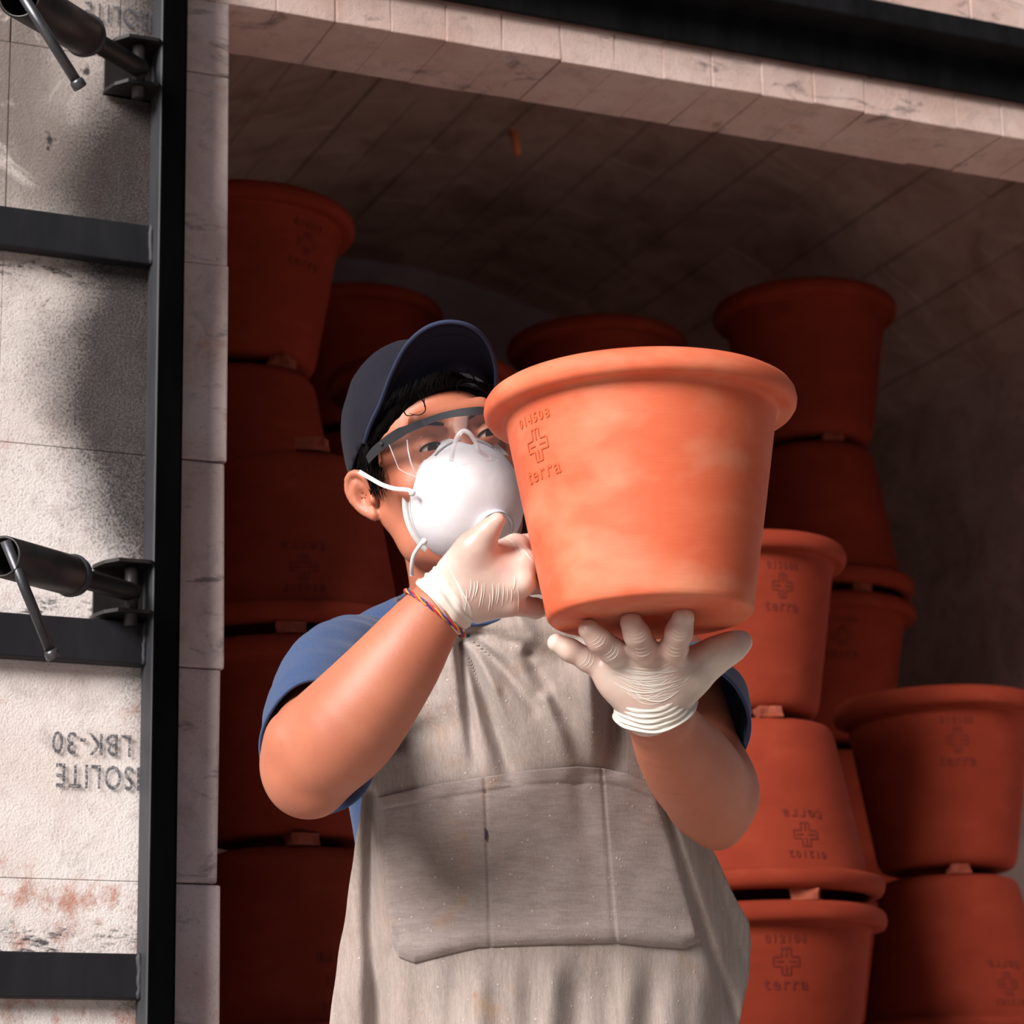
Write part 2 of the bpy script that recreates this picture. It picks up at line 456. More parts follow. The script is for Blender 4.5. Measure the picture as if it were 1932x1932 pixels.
# vault: barrel ceiling of arch bricks running into the kiln
ceil = tag(empty('ceiling', (1.80, 3.8, 2.4)), kind='structure')
RV = 1.36; XC = (XJ + XR) / 2; ZA = 2.770; half = (XR - XJ) / 2 + .03
amax = math.asin(half / RV); nc = 20; nd = 8
for i in range(nc):
    a0 = -amax + 2 * amax * i / nc; a1 = -amax + 2 * amax * (i + 1) / nc
    off = .5 if i % 2 else 0
    for j in range(nd + (1 if off else 0)):
        L = (YB + .02 - YF - TH) / nd
        y0 = YF + TH + L * (j - off); y1 = y0 + L
        y0 = max(y0, YF + TH - .005) + .0006; y1 = min(y1, YB + .02) - .0006
        if y1 - y0 < .01: continue
        rr = RV + random.uniform(-.002, .002); V = []
        g = .0005
        for yy in (y0, y1):
            for aa in (a0 + g, a1 - g):
                for r_ in (rr, RV + .11):
                    V.append((XC + r_ * sin(aa), yy, ZA - RV + r_ * cos(aa)))
        Fq = [(0, 2, 3, 1), (4, 5, 7, 6), (0, 4, 6, 2), (1, 3, 7, 5), (0, 1, 5, 4), (2, 6, 7, 3)]
        bm = bmesh.new(); vs = [bm.verts.new(v) for v in V]
        for q in Fq: bm.faces.new([vs[n_] for n_ in q])
        bmesh.ops.recalc_face_normals(bm, faces=bm.faces)
        bmesh.ops.bevel(bm, geom=list(bm.edges), offset=.0016, segments=1, affect='EDGES')
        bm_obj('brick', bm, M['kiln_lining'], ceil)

# lettering on bricks
def text_polys(s, size, bold=0.0, spacing=1.0, extrude=0):
    cu = bpy.data.curves.new('t', 'FONT'); cu.body = s; cu.size = size; cu.offset = bold; cu.space_character = spacing
    cu.extrude = extrude; cu.resolution_u = 3
    cu.align_x = 'CENTER'; cu.align_y = 'CENTER'
    o = bpy.data.objects.new('t', cu); COL.objects.link(o)
    dg = bpy.context.evaluated_depsgraph_get(); dg.update()
    me = bpy.data.meshes.new_from_object(o.evaluated_get(dg))
    V = [tuple(v.co) for v in me.vertices]; Fc = [tuple(p.vertices) for p in me.polygons]
    bpy.data.objects.remove(o); bpy.data.curves.remove(cu); bpy.data.meshes.remove(me)
    return V, Fc
def wall_text(s, cx, cz, wdt, hgt, mat, bold=.004):
    V, Fc = text_polys(s, 1.0, bold=bold * 3, spacing=1.15)
    xs = [v[0] for v in V]; ys = [v[1] for v in V]
    mx, my = (min(xs) + max(xs)) / 2, (min(ys) + max(ys)) / 2
    sx, sy = wdt / (max(xs) - min(xs)), hgt / (max(ys) - min(ys))
    W = [(cx - (v[0] - mx) * sx, YF - .0032, cz - (v[1] - my) * sy) for v in V]   # turned upside down
    return mesh_obj('printed_lettering', W, Fc, mat, wf, smooth=False)
def span(pxa, pxb, py): 
    a = atY(pxa, py, YF); b = atY(pxb, py, YF); return (a.x + b.x) / 2, (a.z + b.z) / 2, abs(b.x - a.x)
cx, cz, wd = span(97, 246, 1405); wall_text('LBK-30', cx, cz, wd, .0245, M['brick_ink'])
cx, cz, wd = span(104, 262, 1467); wall_text('ISOLITE', cx, cz, wd, .0265, M['brick_ink'])
cx, cz, wd = span(160, 180, 1526); wall_text('A', cx, cz, wd, .017, M['brick_ink_faint'])
cx, cz, wd = span(158, 283, 32); wall_text('ISOLITE', cx, cz, wd, .0245, M['brick_ink'])
cx, cz, wd = span(160, 275, -28); wall_text('LBK-30', cx, cz, wd, .0245, M['brick_ink'])

# ------------------------------------------------------------------ steel frame and beam
sf = tag(empty('steel_frame', (.767, YF - .01, 0)), 'dark steel frame of one upright post and flat crossbars bolted over the pale bricks', 'steel frame')
bm = box_bm((.7505, YF - .046, .0), (.783, YF - .0035, 3.0), .004, 3)
me_post = bm_obj('post', bm, M['steel_black'], sf)
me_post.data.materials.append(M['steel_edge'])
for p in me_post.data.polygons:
    if p.normal.x < -.35: p.material_index = 1  # left face in lighter steel, light from the left put into its colour
for zc, hh in ((1.0835, .0475), (1.443, .048), (1.908, .0475), (.60, .048), (2.40, .048)):
    bm_obj('crossbar', box_bm((.25, YF - .022, zc - hh / 2), (.7508, YF - .003, zc + hh / 2), .002, 2), M['steel_bar'], sf)
    V = []; F_ = []
    n = 9
    pts = [(.7495, YF - .023, zc - hh / 2 + hh * i / n + .0005) for i in range(n + 1)]
    rad = [.0026 + .0013 * random.random() for _ in pts]
    bm_obj_v = tube([Vector(p) + Vector((random.uniform(-.001, .001), 0, 0)) for p in pts], rad, 8)
    tag(mesh_obj('weld_bead', *bm_obj_v, M['steel_edge'], sf), 'lumpy grey weld bead')
bp = tag(empty('steel_beam', (1.8, YF - .02, 2.288)), 'black steel channel beam running over the kiln opening', 'steel beam')
bm_obj('web_plate', box_bm((.783, YF - .012, 2.288), (2.98, YF - .004, 2.345), .001), M['steel_dark'], bp)
bm_obj('flange', box_bm((.783, YF - .062, 2.341), (2.98, YF - .004, 2.372), .003, 2), M['steel_dark'], bp)

# ------------------------------------------------------------------ screw clamps
def clamp(name, label, brk, end, rt, hand0, hand1, dz):
    """brk: bracket px,py ; end: open end (px,py,d)"""
    B = atY(*brk, YF - .035); E = P(*end)
    root = tag(empty(name, B), label, 'clamp', 'screw clamps on the steel frame')
    ax = (B - E).normalized(); L = (B - E).length
    u, v = frame_of(ax)
    # wide tube, open at the near end
    tl = L * .50
    V, F_ = lathe([(rt - .0025, 0), (rt, .0006), (rt, tl), (rt * .96, tl + .003), (rt * .7, tl + .004), (rt * .5, tl + .002), (rt - .003, tl - .004), (rt - .003, .001)], 40, True, E, ax)
    mesh_obj('tube', V, F_, M['steel_clamp'], root)
    V, F_ = lathe([(rt * .6, tl - .001), (rt * 1.03, tl - .001), (rt * 1.08, tl + .004), (rt * 1.0, tl + .011), (rt * .6, tl + .012)], 36, True, E, ax)
    tag(mesh_obj('collar', V, F_, M['steel_edge'], root), 'rounded welded collar')
    # threaded rod
    prof = []; z = tl; rr = rt * .50
    while z < L + .004:
        prof += [(rr, z), (rr * .93, z + .0009)]; z += .0018
    prof = [(.0005, tl)] + prof + [(.0005, z)]
    V, F_ = lathe(prof, 28, False, E, ax); mesh_obj('threaded_rod', V, F_, M['steel_clamp'], root)
    # bracket: two plates with rounded corner and back plate, pivot pin
    for s, nm in ((.030, 'bracket_plate'), (-.026, 'bracket_plate')):
        outl = [(-.058, -.004), (-.058, -.012), (-.052, -.034), (-.040, -.050), (-.005, -.050), (.0, -.046), (.0, -.001)]
        vs = []
        for h_ in (0, .004):
            for (dx, dy) in outl: vs.append((.7515 + dx + .0, YF + dy, B.z + s + h_))
        n = len(outl); fc = [tuple(range(n - 1, -1, -1)), tuple(range(n, 2 * n))] + [(i, (i + 1) % n, n + (i + 1) % n, n + i) for i in range(n)]
        mesh_obj(nm, vs, fc, M['steel_clamp'], sf, smooth=False)
    V, F_ = tube([(B.x, B.y, B.z - .038), (B.x, B.y, B.z + .034)], .0075, 16); mesh_obj('pivot_pin', V, F_, M['steel_clamp'], root)
    bm_obj('back_plate', box_bm((.695, YF - .008, B.z - .026), (.7512, YF - .003, B.z + .032)), M['steel_clamp'], sf)
    # sliding handle
    h0 = P(*hand0); h1 = P(*hand1); hd = (h1 - h0).normalized()
    V, F_ = tube([h0, h1], .0054, 18); hb = tag(mesh_obj('handle_bar', V, F_, M['steel_rod'], root), 'bare grey steel sliding handle bar')
    V, F_ = lathe([(.0002, -.004), (.0066, -.003), (.0074, .000), (.0074, .005), (.0062, .0065), (.0002, .007)], 20, False, h1, hd)
    mesh_obj('handle_knob', V, F_, M['steel_rod'], hb)
clamp('screw_clamp', 'black screw clamp with grey handle bar at the top left, above the upper crossbar', (262, 128), (36, -8, 2.58), px2m(42, 2.6), (38, -16, 2.565), (146, 156, 2.585), 0)
clamp('screw_clamp', 'black screw clamp with grey handle bar halfway up the post, over the middle crossbar', (248, 1117), (4, 1050, 2.58), px2m(40, 2.6), (10, 1020, 2.575), (97, 1232, 2.585), 0)

# thermocouple tube under the vault
td = 3.0
while True:
    q = P(968, 248, td)
    if q.z > ZA - RV + sqrt(RV ** 2 - (q.x - XC) ** 2): break
    td += .005
V, F_ = tube([P(967, 240, td), P(972, 262, td - .012), P(976, 291, td - .03)], [.008, .008, .0075], 14)
tag(mesh_obj('ceramic_tube', V, F_, M['ceramic_tube']), 'small orange ceramic tube sticking down out of the kiln ceiling', 'tube')

# ------------------------------------------------------------------ pots
PROF = [(.10, 0), (.57, 0), (.615, .018), (.645, .06), (.662, .12), (.76, .68), (.860, 1.275), (.872, 1.304), (.898, 1.314), (.945, 1.308), (.978, 1.320), (.995, 1.345), (1.0, 1.380),
        (.992, 1.425), (.972, 1.455), (.94, 1.475), (.89, 1.480), (.855, 1.470), (.838, 1.445), (.80, 1.22), (.70, .68), (.60, .16), (.56, .115), (.10, .10)]
HP = 1.48
def body_r(z):
    pts = [(.12, .662), (.68, .76), (1.275, .860)]
    return float(np.interp(z, [p[0] for p in pts], [p[1] for p in pts]))
_stampcache = {}
def stamp_mesh(number, mat):
    """number, plus-shaped emblem and word, bent onto the pot wall; pot radius 1, azimuth 0 = -Y"""
    key = (number, mat)
    if key in _stampcache: return _stampcache[key]
    parts = []
    def add(V, Fc, cx, cz):
        W = []
        for (x, y, z) in V:
            h_ = cz + y; r = body_r(h_) + .0025 + max(z, 0)
            a = (cx + x) / body_r(h_); W.append((r * sin(a), -r * cos(a), h_))
        parts.append((W, Fc))
    if number:
        V, Fc = text_polys(number, .085, bold=.001, spacing=1.3, extrude=.004); add(V, Fc, 0, 1.185)
    V, Fc = text_polys('terra', .135, bold=.0012, spacing=1.25, extrude=.004); add(V, Fc, 0, .850)
    # plus emblem drawn as a double outline with small bars inside each arm
    def strip(pts, w_=.010):
        V = []; Fc = []
        for (x0, y0), (x1, y1) in zip(pts[:-1], pts[1:]):
            n = max(1, int(abs(x1 - x0) / .02)); dx, dy = x1 - x0, y1 - y0; L = sqrt(dx * dx + dy * dy); nx, ny = -dy / L * w_ / 2, dx / L * w_ / 2
            for q in range(n):
                a = q / n; b = (q + 1) / n; o = len(V)
                V += [(x0 + dx * a + nx, y0 + dy * a + ny, .004), (x0 + dx * b + nx, y0 + dy * b + ny, .004), (x0 + dx * b - nx, y0 + dy * b - ny, .004), (x0 + dx * a - nx, y0 + dy * a - ny, .004)]
                Fc.append((o, o + 3, o + 2, o + 1))
        return V, Fc
    a, b = .035, .100
    out = [(-a, b), (a, b), (a, a), (b, a), (b, -a), (a, -a), (a, -b), (-a, -b), (-a, -a), (-b, -a), (-b, a), (-a, a), (-a, b)]
    add(*strip(out), 0, 1.02)
    for pts in ([(0, b), (0, .03)], [(0, -b), (0, -.03)], [(-b + .02, 0), (-.02, 0)], [(.02, 0), (b - .02, 0)]): add(*strip(pts, .012), 0, 1.02)
    V, Fc = merge(*parts)
    me = bpy.data.meshes.new('maker_stamp'); me.from_pydata(V, [], Fc); me.materials.append(M[mat]); me.update()
    _stampcache[key] = me; return me
V, F_ = lathe(PROF, 112)
def pot_mesh(mat, n=112, prof=PROF):
    V, F_ = lathe(prof, n)
    me = bpy.data.meshes.new('terracotta_pot'); me.from_pydata([tuple(v) for v in V], [], F_); me.materials.append(M[mat])
    me.polygons.foreach_set('use_smooth', [True] * len(me.polygons)); me.update()
    return me
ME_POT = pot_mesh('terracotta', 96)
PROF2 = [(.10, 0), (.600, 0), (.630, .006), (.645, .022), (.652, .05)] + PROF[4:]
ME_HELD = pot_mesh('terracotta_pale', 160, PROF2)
def pot(loc, r, inverted, label, number=None, stamp_px=None, stamp=True, group='terracotta pots stacked in the kiln', me=None, tilt=None, smat='stamp_shade', az=None, hs=1.0):
    o = bpy.data.objects.new('terracotta_pot', me or ME_POT)
    link(o); tag(o, label, 'pot', group)
    # loc = centre of the lower face
    if stamp:
        toc = atan2(loc[0], loc[1])        # direction from the camera, horizontally
        if az is None:
            cpx = proj(loc)[0]; off = (stamp_px - cpx) * proj(loc)[2] / FPX / (r * .82) if stamp_px else 0
            az = math.asin(max(-.95, min(.95, off)))
        rz = -toc + az
    else: rz = random.uniform(0, 6)
    if inverted:
        o.matrix_world = Matrix.Translation(Vector(loc) + Vector((0, 0, HP * r * hs))) @ Matrix.Rotation(rz, 4, 'Z') @ Matrix.Rotation(pi, 4, 'Y') @ Matrix.Diagonal((r, r, r * hs, 1))
    else:
        T = Matrix.Translation(loc)
        if tilt: T = T @ tilt
        o.matrix_world = T @ Matrix.Rotation(rz, 4, 'Z') @ Matrix.Diagonal((r, r, r * hs, 1))
    if stamp:
        s = bpy.data.objects.new('maker_stamp', stamp_mesh(number, smat)); s.parent = o; COL.objects.link(s)
    return o
def spacer(px, py, Xc, Yc, z, h_, label, rr=.09):
    """broken clay piece lying in the gap between two pots at height z"""
    base = Vector((Xc, Yc, z)); n = -Vector((Xc, Yc, 0)).normalized(); side = Vector((n.y, -n.x, 0)) * -1
    cpx = proj(base)[0]; off = (px - cpx) * proj(base)[2] / FPX
    side = _R0
    rr2 = sqrt(max(rr * rr - off * off, .0004)); c = base + side * off + n * (rr2 - .012)
    rnd = random.Random(int(px * 7 + py)); bm = bmesh.new()
    wdt = .030 + rnd.random() * .008
    box_bm((-wdt / 2, -.016, 0), (wdt / 2, .016, h_), 0, bm=bm)
    bmesh.ops.subdivide_edges(bm, edges=bm.edges[:], cuts=3, use_grid_fill=True)
    for v in bm.verts:
        q = mnoise.noise_vector(v.co * 60 + Vector((px, py, 1)))
        v.co += Vector((q.x * .006, q.y * .006, 0)); v.co.z = min(max(v.co.z + q.z * .001, 0), h_)
    R_ = Matrix.Rotation(-atan2(Xc, Yc) + rnd.uniform(-.3, .3), 4, 'Z')
    bmesh.ops.transform(bm, matrix=Matrix.Translation(c) @ R_, verts=bm.verts)
    o = bm_obj('clay_spacer', bm, M['shard'])
    return tag(o, label, 'spacer', 'clay spacers between the stacked pots')
def place_x(px, py, Y): return atY(px, py, Y).x
def z_near(Xc, Yc, r, py):
    """height at which the near point of a horizontal circle shows at image row py"""
    n = Vector((Xc, Yc, 0)).normalized(); x, y = Xc - n.x * r, Yc - n.y * r
    lo, hi = 0, 3.2
    for _ in range(40):
        m = (lo + hi) / 2
        if proj((x, y, m))[1] > py: lo = m
        else: hi = m
    return lo
STACKS = []
def stack(px, py, Y, r, items):
    """items top to bottom: dict(inv, ref ('rim'|'base'), py, ...)"""
    Xc = place_x(px, py, Y); prev = None
    for i_, it in enumerate(items):
        nx = items[i_ + 1] if i_ + 1 < len(items) else None
        rr = it.get('r', r); hs = it.get('hs', 1.0); H = HP * rr * hs
        if it.get('py') is not None:
            top_r = rr if not it['inv'] else .62 * rr
            ztop = z_near(Xc, Y, top_r * (.97 if not it['inv'] else 1), it['py'])
        else: ztop = prev - it.get('gap', .018)
        if prev is not None and ztop > prev - .006: ztop = prev - .006
        if nx and nx.get('py') is not None:
            nr = nx.get('r', r); zn = z_near(Xc, Y, (.97 if not nx['inv'] else .62) * nr, nx['py'])
            hs = min(1.16, max(.88, (ztop - zn - .0145) / (HP * rr))); H = HP * rr * hs
        z0 = ztop - H
        if z0 < ZK + .001: break
        pot((Xc, Y, z0), rr, it['inv'], it['label'], it.get('num'), it.get('spx'), it.get('stamp', True), hs=hs)
        if 'spacer' in it and prev is not None:
            sx, sl = it['spacer']; spacer(sx, 0, Xc, Y, ztop, prev - ztop, sl, (.60 if it['inv'] else .92) * rr)
        elif prev is not None:
            spacer(px, 1, Xc, Y, ztop, prev - ztop, it.get('slabel', 'clay spacer on top of the ' + ' '.join(it['label'].replace(',', '').split()[:10])), (.60 if it['inv'] else .92) * rr)
        print('POT', it['label'], 'z', round(z0, 3), round(ztop, 3), 'r', rr, 'gap', None if prev is None else round(prev - ztop, 4), 'x', round(Xc, 3))
        prev = z0
    # pier of refractory blocks carrying the stack
    if prev and prev > ZK + .004:
        o = bm_obj('support_block', box_bm((Xc - .11, Y - .11, ZK), (Xc + .11, Y + .11, prev), .004), M['kiln_lining'])
        tag(o, 'pale refractory block carrying the stack of the ' + ' '.join(items[0]['label'].replace(',', '').split()[:8]), 'block')
U_, I_ = False, True
# back-left tall stack behind the jamb
stack(452, 500, 3.45, .172, [
    dict(inv=U_, py=334, label='large upright clay pot topmost at the far left, half hidden by the brick jamb', num='014317', spx=576),
    dict(inv=I_, py=681, label='inverted clay pot just below the topmost left pot', spx=None, stamp=False, spacer=(530, 'clay spacer under the topmost left pot')),
    dict(inv=U_, gap=.018, py=None, label='upright clay pot low in the rear left stack, hidden behind front pots', stamp=False)])
# front-left stack
stack(548, 1000, 3.03, .163, [
    dict(inv=I_, py=846, label='inverted clay pot with upside-down stamp, directly left of the ear and shoulder', num='014317', spx=573),
    dict(inv=U_, py=1192, label='upright clay pot behind the bent right elbow', stamp=False, slabel='clay spacer between the two rims behind the blue shoulder'),
    dict(inv=I_, py=1594, label='inverted clay pot at the bottom left beside the apron', num='012101', spx=640, spacer=(569, 'clay spacer below the elbow, at the bottom left stack'))])
# stack behind the cap
stack(668, 640, 4.41, .172, [
    dict(inv=U_, py=529, label='dark upright clay pot at the back, rim showing above and left of the cap', stamp=False),
    dict(inv=I_, gap=.018, label='inverted clay pot in the rear stack behind the cap, hidden below the rear rim', stamp=False)])
stack(800, 760, 3.71, .160, [
    dict(inv=U_, py=656, label='upright clay pot right behind the cap, its rim showing on both sides of it', stamp=False),
    dict(inv=I_, gap=.018, label='inverted clay pot in the stack directly behind the head', stamp=False),
    dict(inv=U_, gap=.018, label='upright clay pot in the stack behind the neck', stamp=False),
    dict(inv=I_, gap=.018, label='inverted clay pot behind the apron, fourth under the cap', stamp=False),
    dict(inv=U_, gap=.018, label='lowest upright clay pot behind the apron', stamp=False)])
# centre back
stack(1128, 700, 4.12, .170, [
    dict(inv=U_, py=589, label='dark upright clay pot at the centre back, rim just above the held pot', stamp=False),
    dict(inv=I_, gap=.018, label='inverted clay pot in the centre back stack, hidden by the held pot', stamp=False),
    dict(inv=U_, gap=.018, label='third clay pot of the centre back stack', stamp=False),
    dict(inv=I_, gap=.018, label='fourth clay pot of the centre back stack', stamp=False),
    dict(inv=U_, gap=.018, label='fifth clay pot of the centre back stack', stamp=False)])
# right tall stack
stack(1518, 600, 3.90, .170, [
    dict(inv=U_, py=520, label='upright clay pot topmost of the tall right-hand stack', stamp=False),
    dict(inv=I_, py=829, label='inverted clay pot second from the top in the tall right-hand stack', stamp=False, spacer=(1570, 'clay spacer under the topmost pot of the tall right stack')),
    dict(inv=U_, py=1112, label='shadowed upright clay pot third in the tall right-hand stack', num='012104', spx=1600, spacer=(1622, 'clay spacer between the two rims in the tall right stack')),
    dict(inv=I_, gap=.018, label='inverted clay pot fourth in the tall right-hand stack', stamp=False),
    dict(inv=U_, gap=.018, label='lowest upright clay pot of the tall right-hand stack', stamp=False),
    dict(inv=I_, gap=.018, label='bottom inverted clay pot of the tall right-hand stack', stamp=False)])
# middle right stack next to the worker's left arm
stack(1416, 1300, 3.10, .1705, [
    dict(inv=U_, r=.143, hs=1.10, py=996, label='upright clay pot with clear stamp right beside the held pot', num='013609', spx=1486),
    dict(inv=I_, py=1352, label='inverted clay pot behind the left elbow with stamp at its lower edge', num='012102', spx=1522, spacer=(1450, 'clay spacer level with the blue sleeve, under the small stamped pot')),
    dict(inv=U_, py=1696, label='upright clay pot stamped 012104 at the bottom right of the apron', num='012104', spx=1494, spacer=(1520, 'clay spacer between two rims right of the apron'))])
# far right stack
stack(1772, 1400, 3.383, .164, [
    dict(inv=U_, hs=1.03, py=1290, label='bright upright clay pot at the right edge with stamp 012105', num='012105', spx=1822),
    dict(inv=I_, py=1648, label='inverted clay pot at the bottom right corner', num='012101', spx=1905, spacer=(1810, 'clay spacer under the bright pot at the right edge'))])
# loose spacer lying on the front-left inverted pot
Xc = place_x(548, 1000, 3.03); zt = z_near(Xc, 3.03, .62 * .163, 846)
spacer(590, 845, Xc, 3.03, zt, .013, 'loose clay spacer lying on top of the inverted pot beside the ear', .62 * .163 + .006)

# held pot
HD = 2.34; RH = px2m(302, HD)
base = P(1227, 1168, HD)
topc = P(1206, 738, HD)
up = (topc - base); up -= _F * up.dot(_F); 
# true upright with a slight lean to the left of the picture
axis = (Vector((0, 0, 1)) + _R * (-.012)).normalized()
tilt = Vector((0, 0, 1)).rotation_difference(axis).to_matrix().to_4x4()
held = pot(tuple(base), RH, False, 'pale orange terracotta pot held up in both gloved hands', '014508', group=None, me=ME_HELD, tilt=tilt, smat='stamp_shade_held', az=-radians(52))
# ------------------------------------------------------------------ signed distance modelling (smooth unions, one continuous surface)
class SDF:
    def __init__(s, lo, hi, vox):
        s.lo = np.array(lo, float); s.v = vox
        s.n = np.ceil((np.array(hi, float) - s.lo) / vox).astype(int) + 1
        s.f = np.full(s.n, .08, np.float32)
    def sub(s, lo, hi, pad):
        a = np.clip(np.floor((np.array(lo) - pad - s.lo) / s.v).astype(int), 0, s.n - 1)
        b = np.clip(np.ceil((np.array(hi) + pad - s.lo) / s.v).astype(int) + 1, 1, s.n)
        sl = tuple(slice(i, max(j, i + 1)) for i, j in zip(a, b))
        g = [s.lo[k] + s.v * np.arange(sl[k].start, sl[k].stop, dtype=np.float32) for k in range(3)]
        return sl, g[0][:, None, None].astype(np.float32), g[1][None, :, None].astype(np.float32), g[2][None, None, :].astype(np.float32)
    def comb(s, sl, d, k, op):
        a = s.f[sl]
        if op == 'u':
            h = np.clip(.5 + .5 * (a - d) / k, 0, 1); s.f[sl] = a * (1 - h) + d * h - k * h * (1 - h)
        elif op == 'i':
            h = np.clip(.5 - .5 * (a - d) / k, 0, 1); s.f[sl] = a * (1 - h) + d * h + k * h * (1 - h)
        else:
            d = -d; h = np.clip(.5 - .5 * (a - d) / k, 0, 1); s.f[sl] = a * (1 - h) + d * h + k * h * (1 - h)
    def cone(s, a, b, r1, r2, k=.012, op='u'):
        a = np.array(a, float); b = np.array(b, float); R_ = max(r1, r2)
        sl, X, Y, Z_ = s.sub(np.minimum(a, b) - R_, np.maximum(a, b) + R_, k + .03)
        ba = b - a; L2 = float(ba @ ba) + 1e-12
        t_ = np.clip(((X - a[0]) * ba[0] + (Y - a[1]) * ba[1] + (Z_ - a[2]) * ba[2]) / L2, 0, 1)
        d = np.sqrt((X - a[0] - t_ * ba[0]) ** 2 + (Y - a[1] - t_ * ba[1]) ** 2 + (Z_ - a[2] - t_ * ba[2]) ** 2) - (r1 + (r2 - r1) * t_)
        s.comb(sl, d.astype(np.float32), k, op)
    def chain(s, pts, rads, k=.012, op='u'):
        for i in range(len(pts) - 1): s.cone(pts[i], pts[i + 1], rads[i], rads[i + 1], k, op)
    def schain(s, pts, rads, k=.006, n=5):
        q = spline([(*tuple(p), r) for p, r in zip(pts, rads)], n)
        m = len(q) - 1
        for i in range(m): a, b = q[i], q[i + 1]; s.cone(a[:3], b[:3], a[3], b[3], k if i in (0, m - 1) else .003)
    def ell(s, c, rad, axes=None, k=.012, op='u'):
        c = np.array(c, float); rad = np.array(rad, float); R_ = rad.max()
        A = np.eye(3) if axes is None else np.array([list(a) for a in axes], float)
        sl, X, Y, Z_ = s.sub(c - R_, c + R_, k + .03)
        dx, dy, dz = X - c[0], Y - c[1], Z_ - c[2]
        q = [(A[i][0] * dx + A[i][1] * dy + A[i][2] * dz) for i in range(3)]
        k0 = np.sqrt(sum((q[i] / rad[i]) ** 2 for i in range(3)) + 1e-9)
        k1 = np.sqrt(sum((q[i] / rad[i] ** 2) ** 2 for i in range(3)) + 1e-9)
        s.comb(sl, (k0 * (k0 - 1) / k1).astype(np.float32), k, op)
    def plane(s, p, n, k=.002, op='i'):
        """keep the side opposite to n"""
        n = np.array(n, float); n /= np.linalg.norm(n); p = np.array(p, float)
        sl, X, Y, Z_ = s.sub(s.lo, s.lo + s.v * s.n, 0)
        s.comb(sl, ((X - p[0]) * n[0] + (Y - p[1]) * n[1] + (Z_ - p[2]) * n[2]).astype(np.float32), k, op)
    def mesh(s):
        """surface nets"""
        f = s.f; f = np.pad(f, 1, constant_values=.08); n = np.array(f.shape); org = s.lo - s.v
        neg = f < 0
        c = [neg[i:n[0] - 1 + i, j:n[1] - 1 + j, k:n[2] - 1 + k] for i in (0, 1) for j in (0, 1) for k in (0, 1)]
        cnt = sum(x.astype(np.int8) for x in c); act = (cnt > 0) & (cnt < 8)
        idx = np.argwhere(act); ids = -np.ones(act.shape, np.int64); ids[act] = np.arange(len(idx))
        acc = np.zeros((len(idx), 3)); num = np.zeros(len(idx))
        cor = [(i, j, k) for i in (0, 1) for j in (0, 1) for k in (0, 1)]
        val = {q: f[idx[:, 0] + q[0], idx[:, 1] + q[1], idx[:, 2] + q[2]].astype(float) for q in cor}
        for a in cor:
            for ax in range(3):
                if a[ax] == 0:
                    b = list(a); b[ax] = 1; b = tuple(b)
                    va, vb = val[a], val[b]; m = (va < 0) != (vb < 0)
                    t_ = np.where(m, va / np.where(m, va - vb, 1), 0)
                    p = np.array(a, float)[None, :].repeat(len(idx), 0); p[:, ax] += t_
                    acc[m] += p[m]; num[m] += 1
        V = (idx + acc / num[:, None]) * s.v + org
        Q = []
        for ax in range(3):
            o1, o2 = [(1, 2), (2, 0), (0, 1)][ax]
            sa = [slice(1, n[i] - 1) for i in range(3)]; sa[ax] = slice(0, n[ax] - 1)
            sb = list(sa); sb[ax] = slice(1, n[ax])
            A_, B_ = neg[tuple(sa)], neg[tuple(sb)]
            e = np.argwhere(A_ != B_)
            if not len(e): continue
            flip = A_[tuple(e.T)]
            e = e + np.array([sa[i].start for i in range(3)])
            def cell(d1, d2):
                q = e.copy(); q[:, o1] -= d1; q[:, o2] -= d2
                return ids[tuple(q.T)]
            q = np.stack([cell(1, 1), cell(0, 1), cell(0, 0), cell(1, 0)], 1)
            q[~flip] = q[~flip][:, ::-1]
            Q.append(q)
        return V, np.concatenate(Q)
def np_obj(name, V, Q, mat, parent, smooth_it=0):
    off = Vector(parent.location); pp = parent.parent
    while pp is not None: off += Vector(pp.location); pp = pp.parent
    V = V - np.array(off)
    if smooth_it:
        E_ = np.concatenate([Q[:, [0, 1]], Q[:, [1, 2]], Q[:, [2, 3]], Q[:, [3, 0]]])
        deg = np.bincount(E_.ravel(), minlength=len(V)).astype(float)[:, None]
        for it in range(smooth_it):
            acc = np.zeros_like(V)
            for ax in range(3):
                acc[:, ax] = np.bincount(E_[:, 0], V[E_[:, 1], ax], len(V)) + np.bincount(E_[:, 1], V[E_[:, 0], ax], len(V))
            lam = .5 if it % 2 == 0 else -.52
            V = V + lam * (acc / deg - V)
    me = bpy.data.meshes.new(name)
    me.vertices.add(len(V)); me.vertices.foreach_set('co', V.astype(np.float32).ravel())
    me.loops.add(len(Q) * 4); me.loops.foreach_set('vertex_index', Q.astype(np.int32).ravel())
    me.polygons.add(len(Q)); me.polygons.foreach_set('loop_start', np.arange(0, len(Q) * 4, 4, dtype=np.int32))
    me.polygons.foreach_set('use_smooth', np.ones(len(Q), bool))
    me.update(calc_edges=True); me.validate()
    me.materials.append(mat)
    o = bpy.data.objects.new(name, me); return link(o, parent)
def bounds(pts, pad):
    a = np.array([list(p) for p in pts]); return a.min(0) - pad, a.max(0) + pad

# ------------------------------------------------------------------ the worker
foot = P(985, 1400, 2.67); foot.z = 0
person = tag(empty('person', foot), 'man in navy cap, goggles, white mask, gloves and grey apron, lifting an orange pot', 'person')

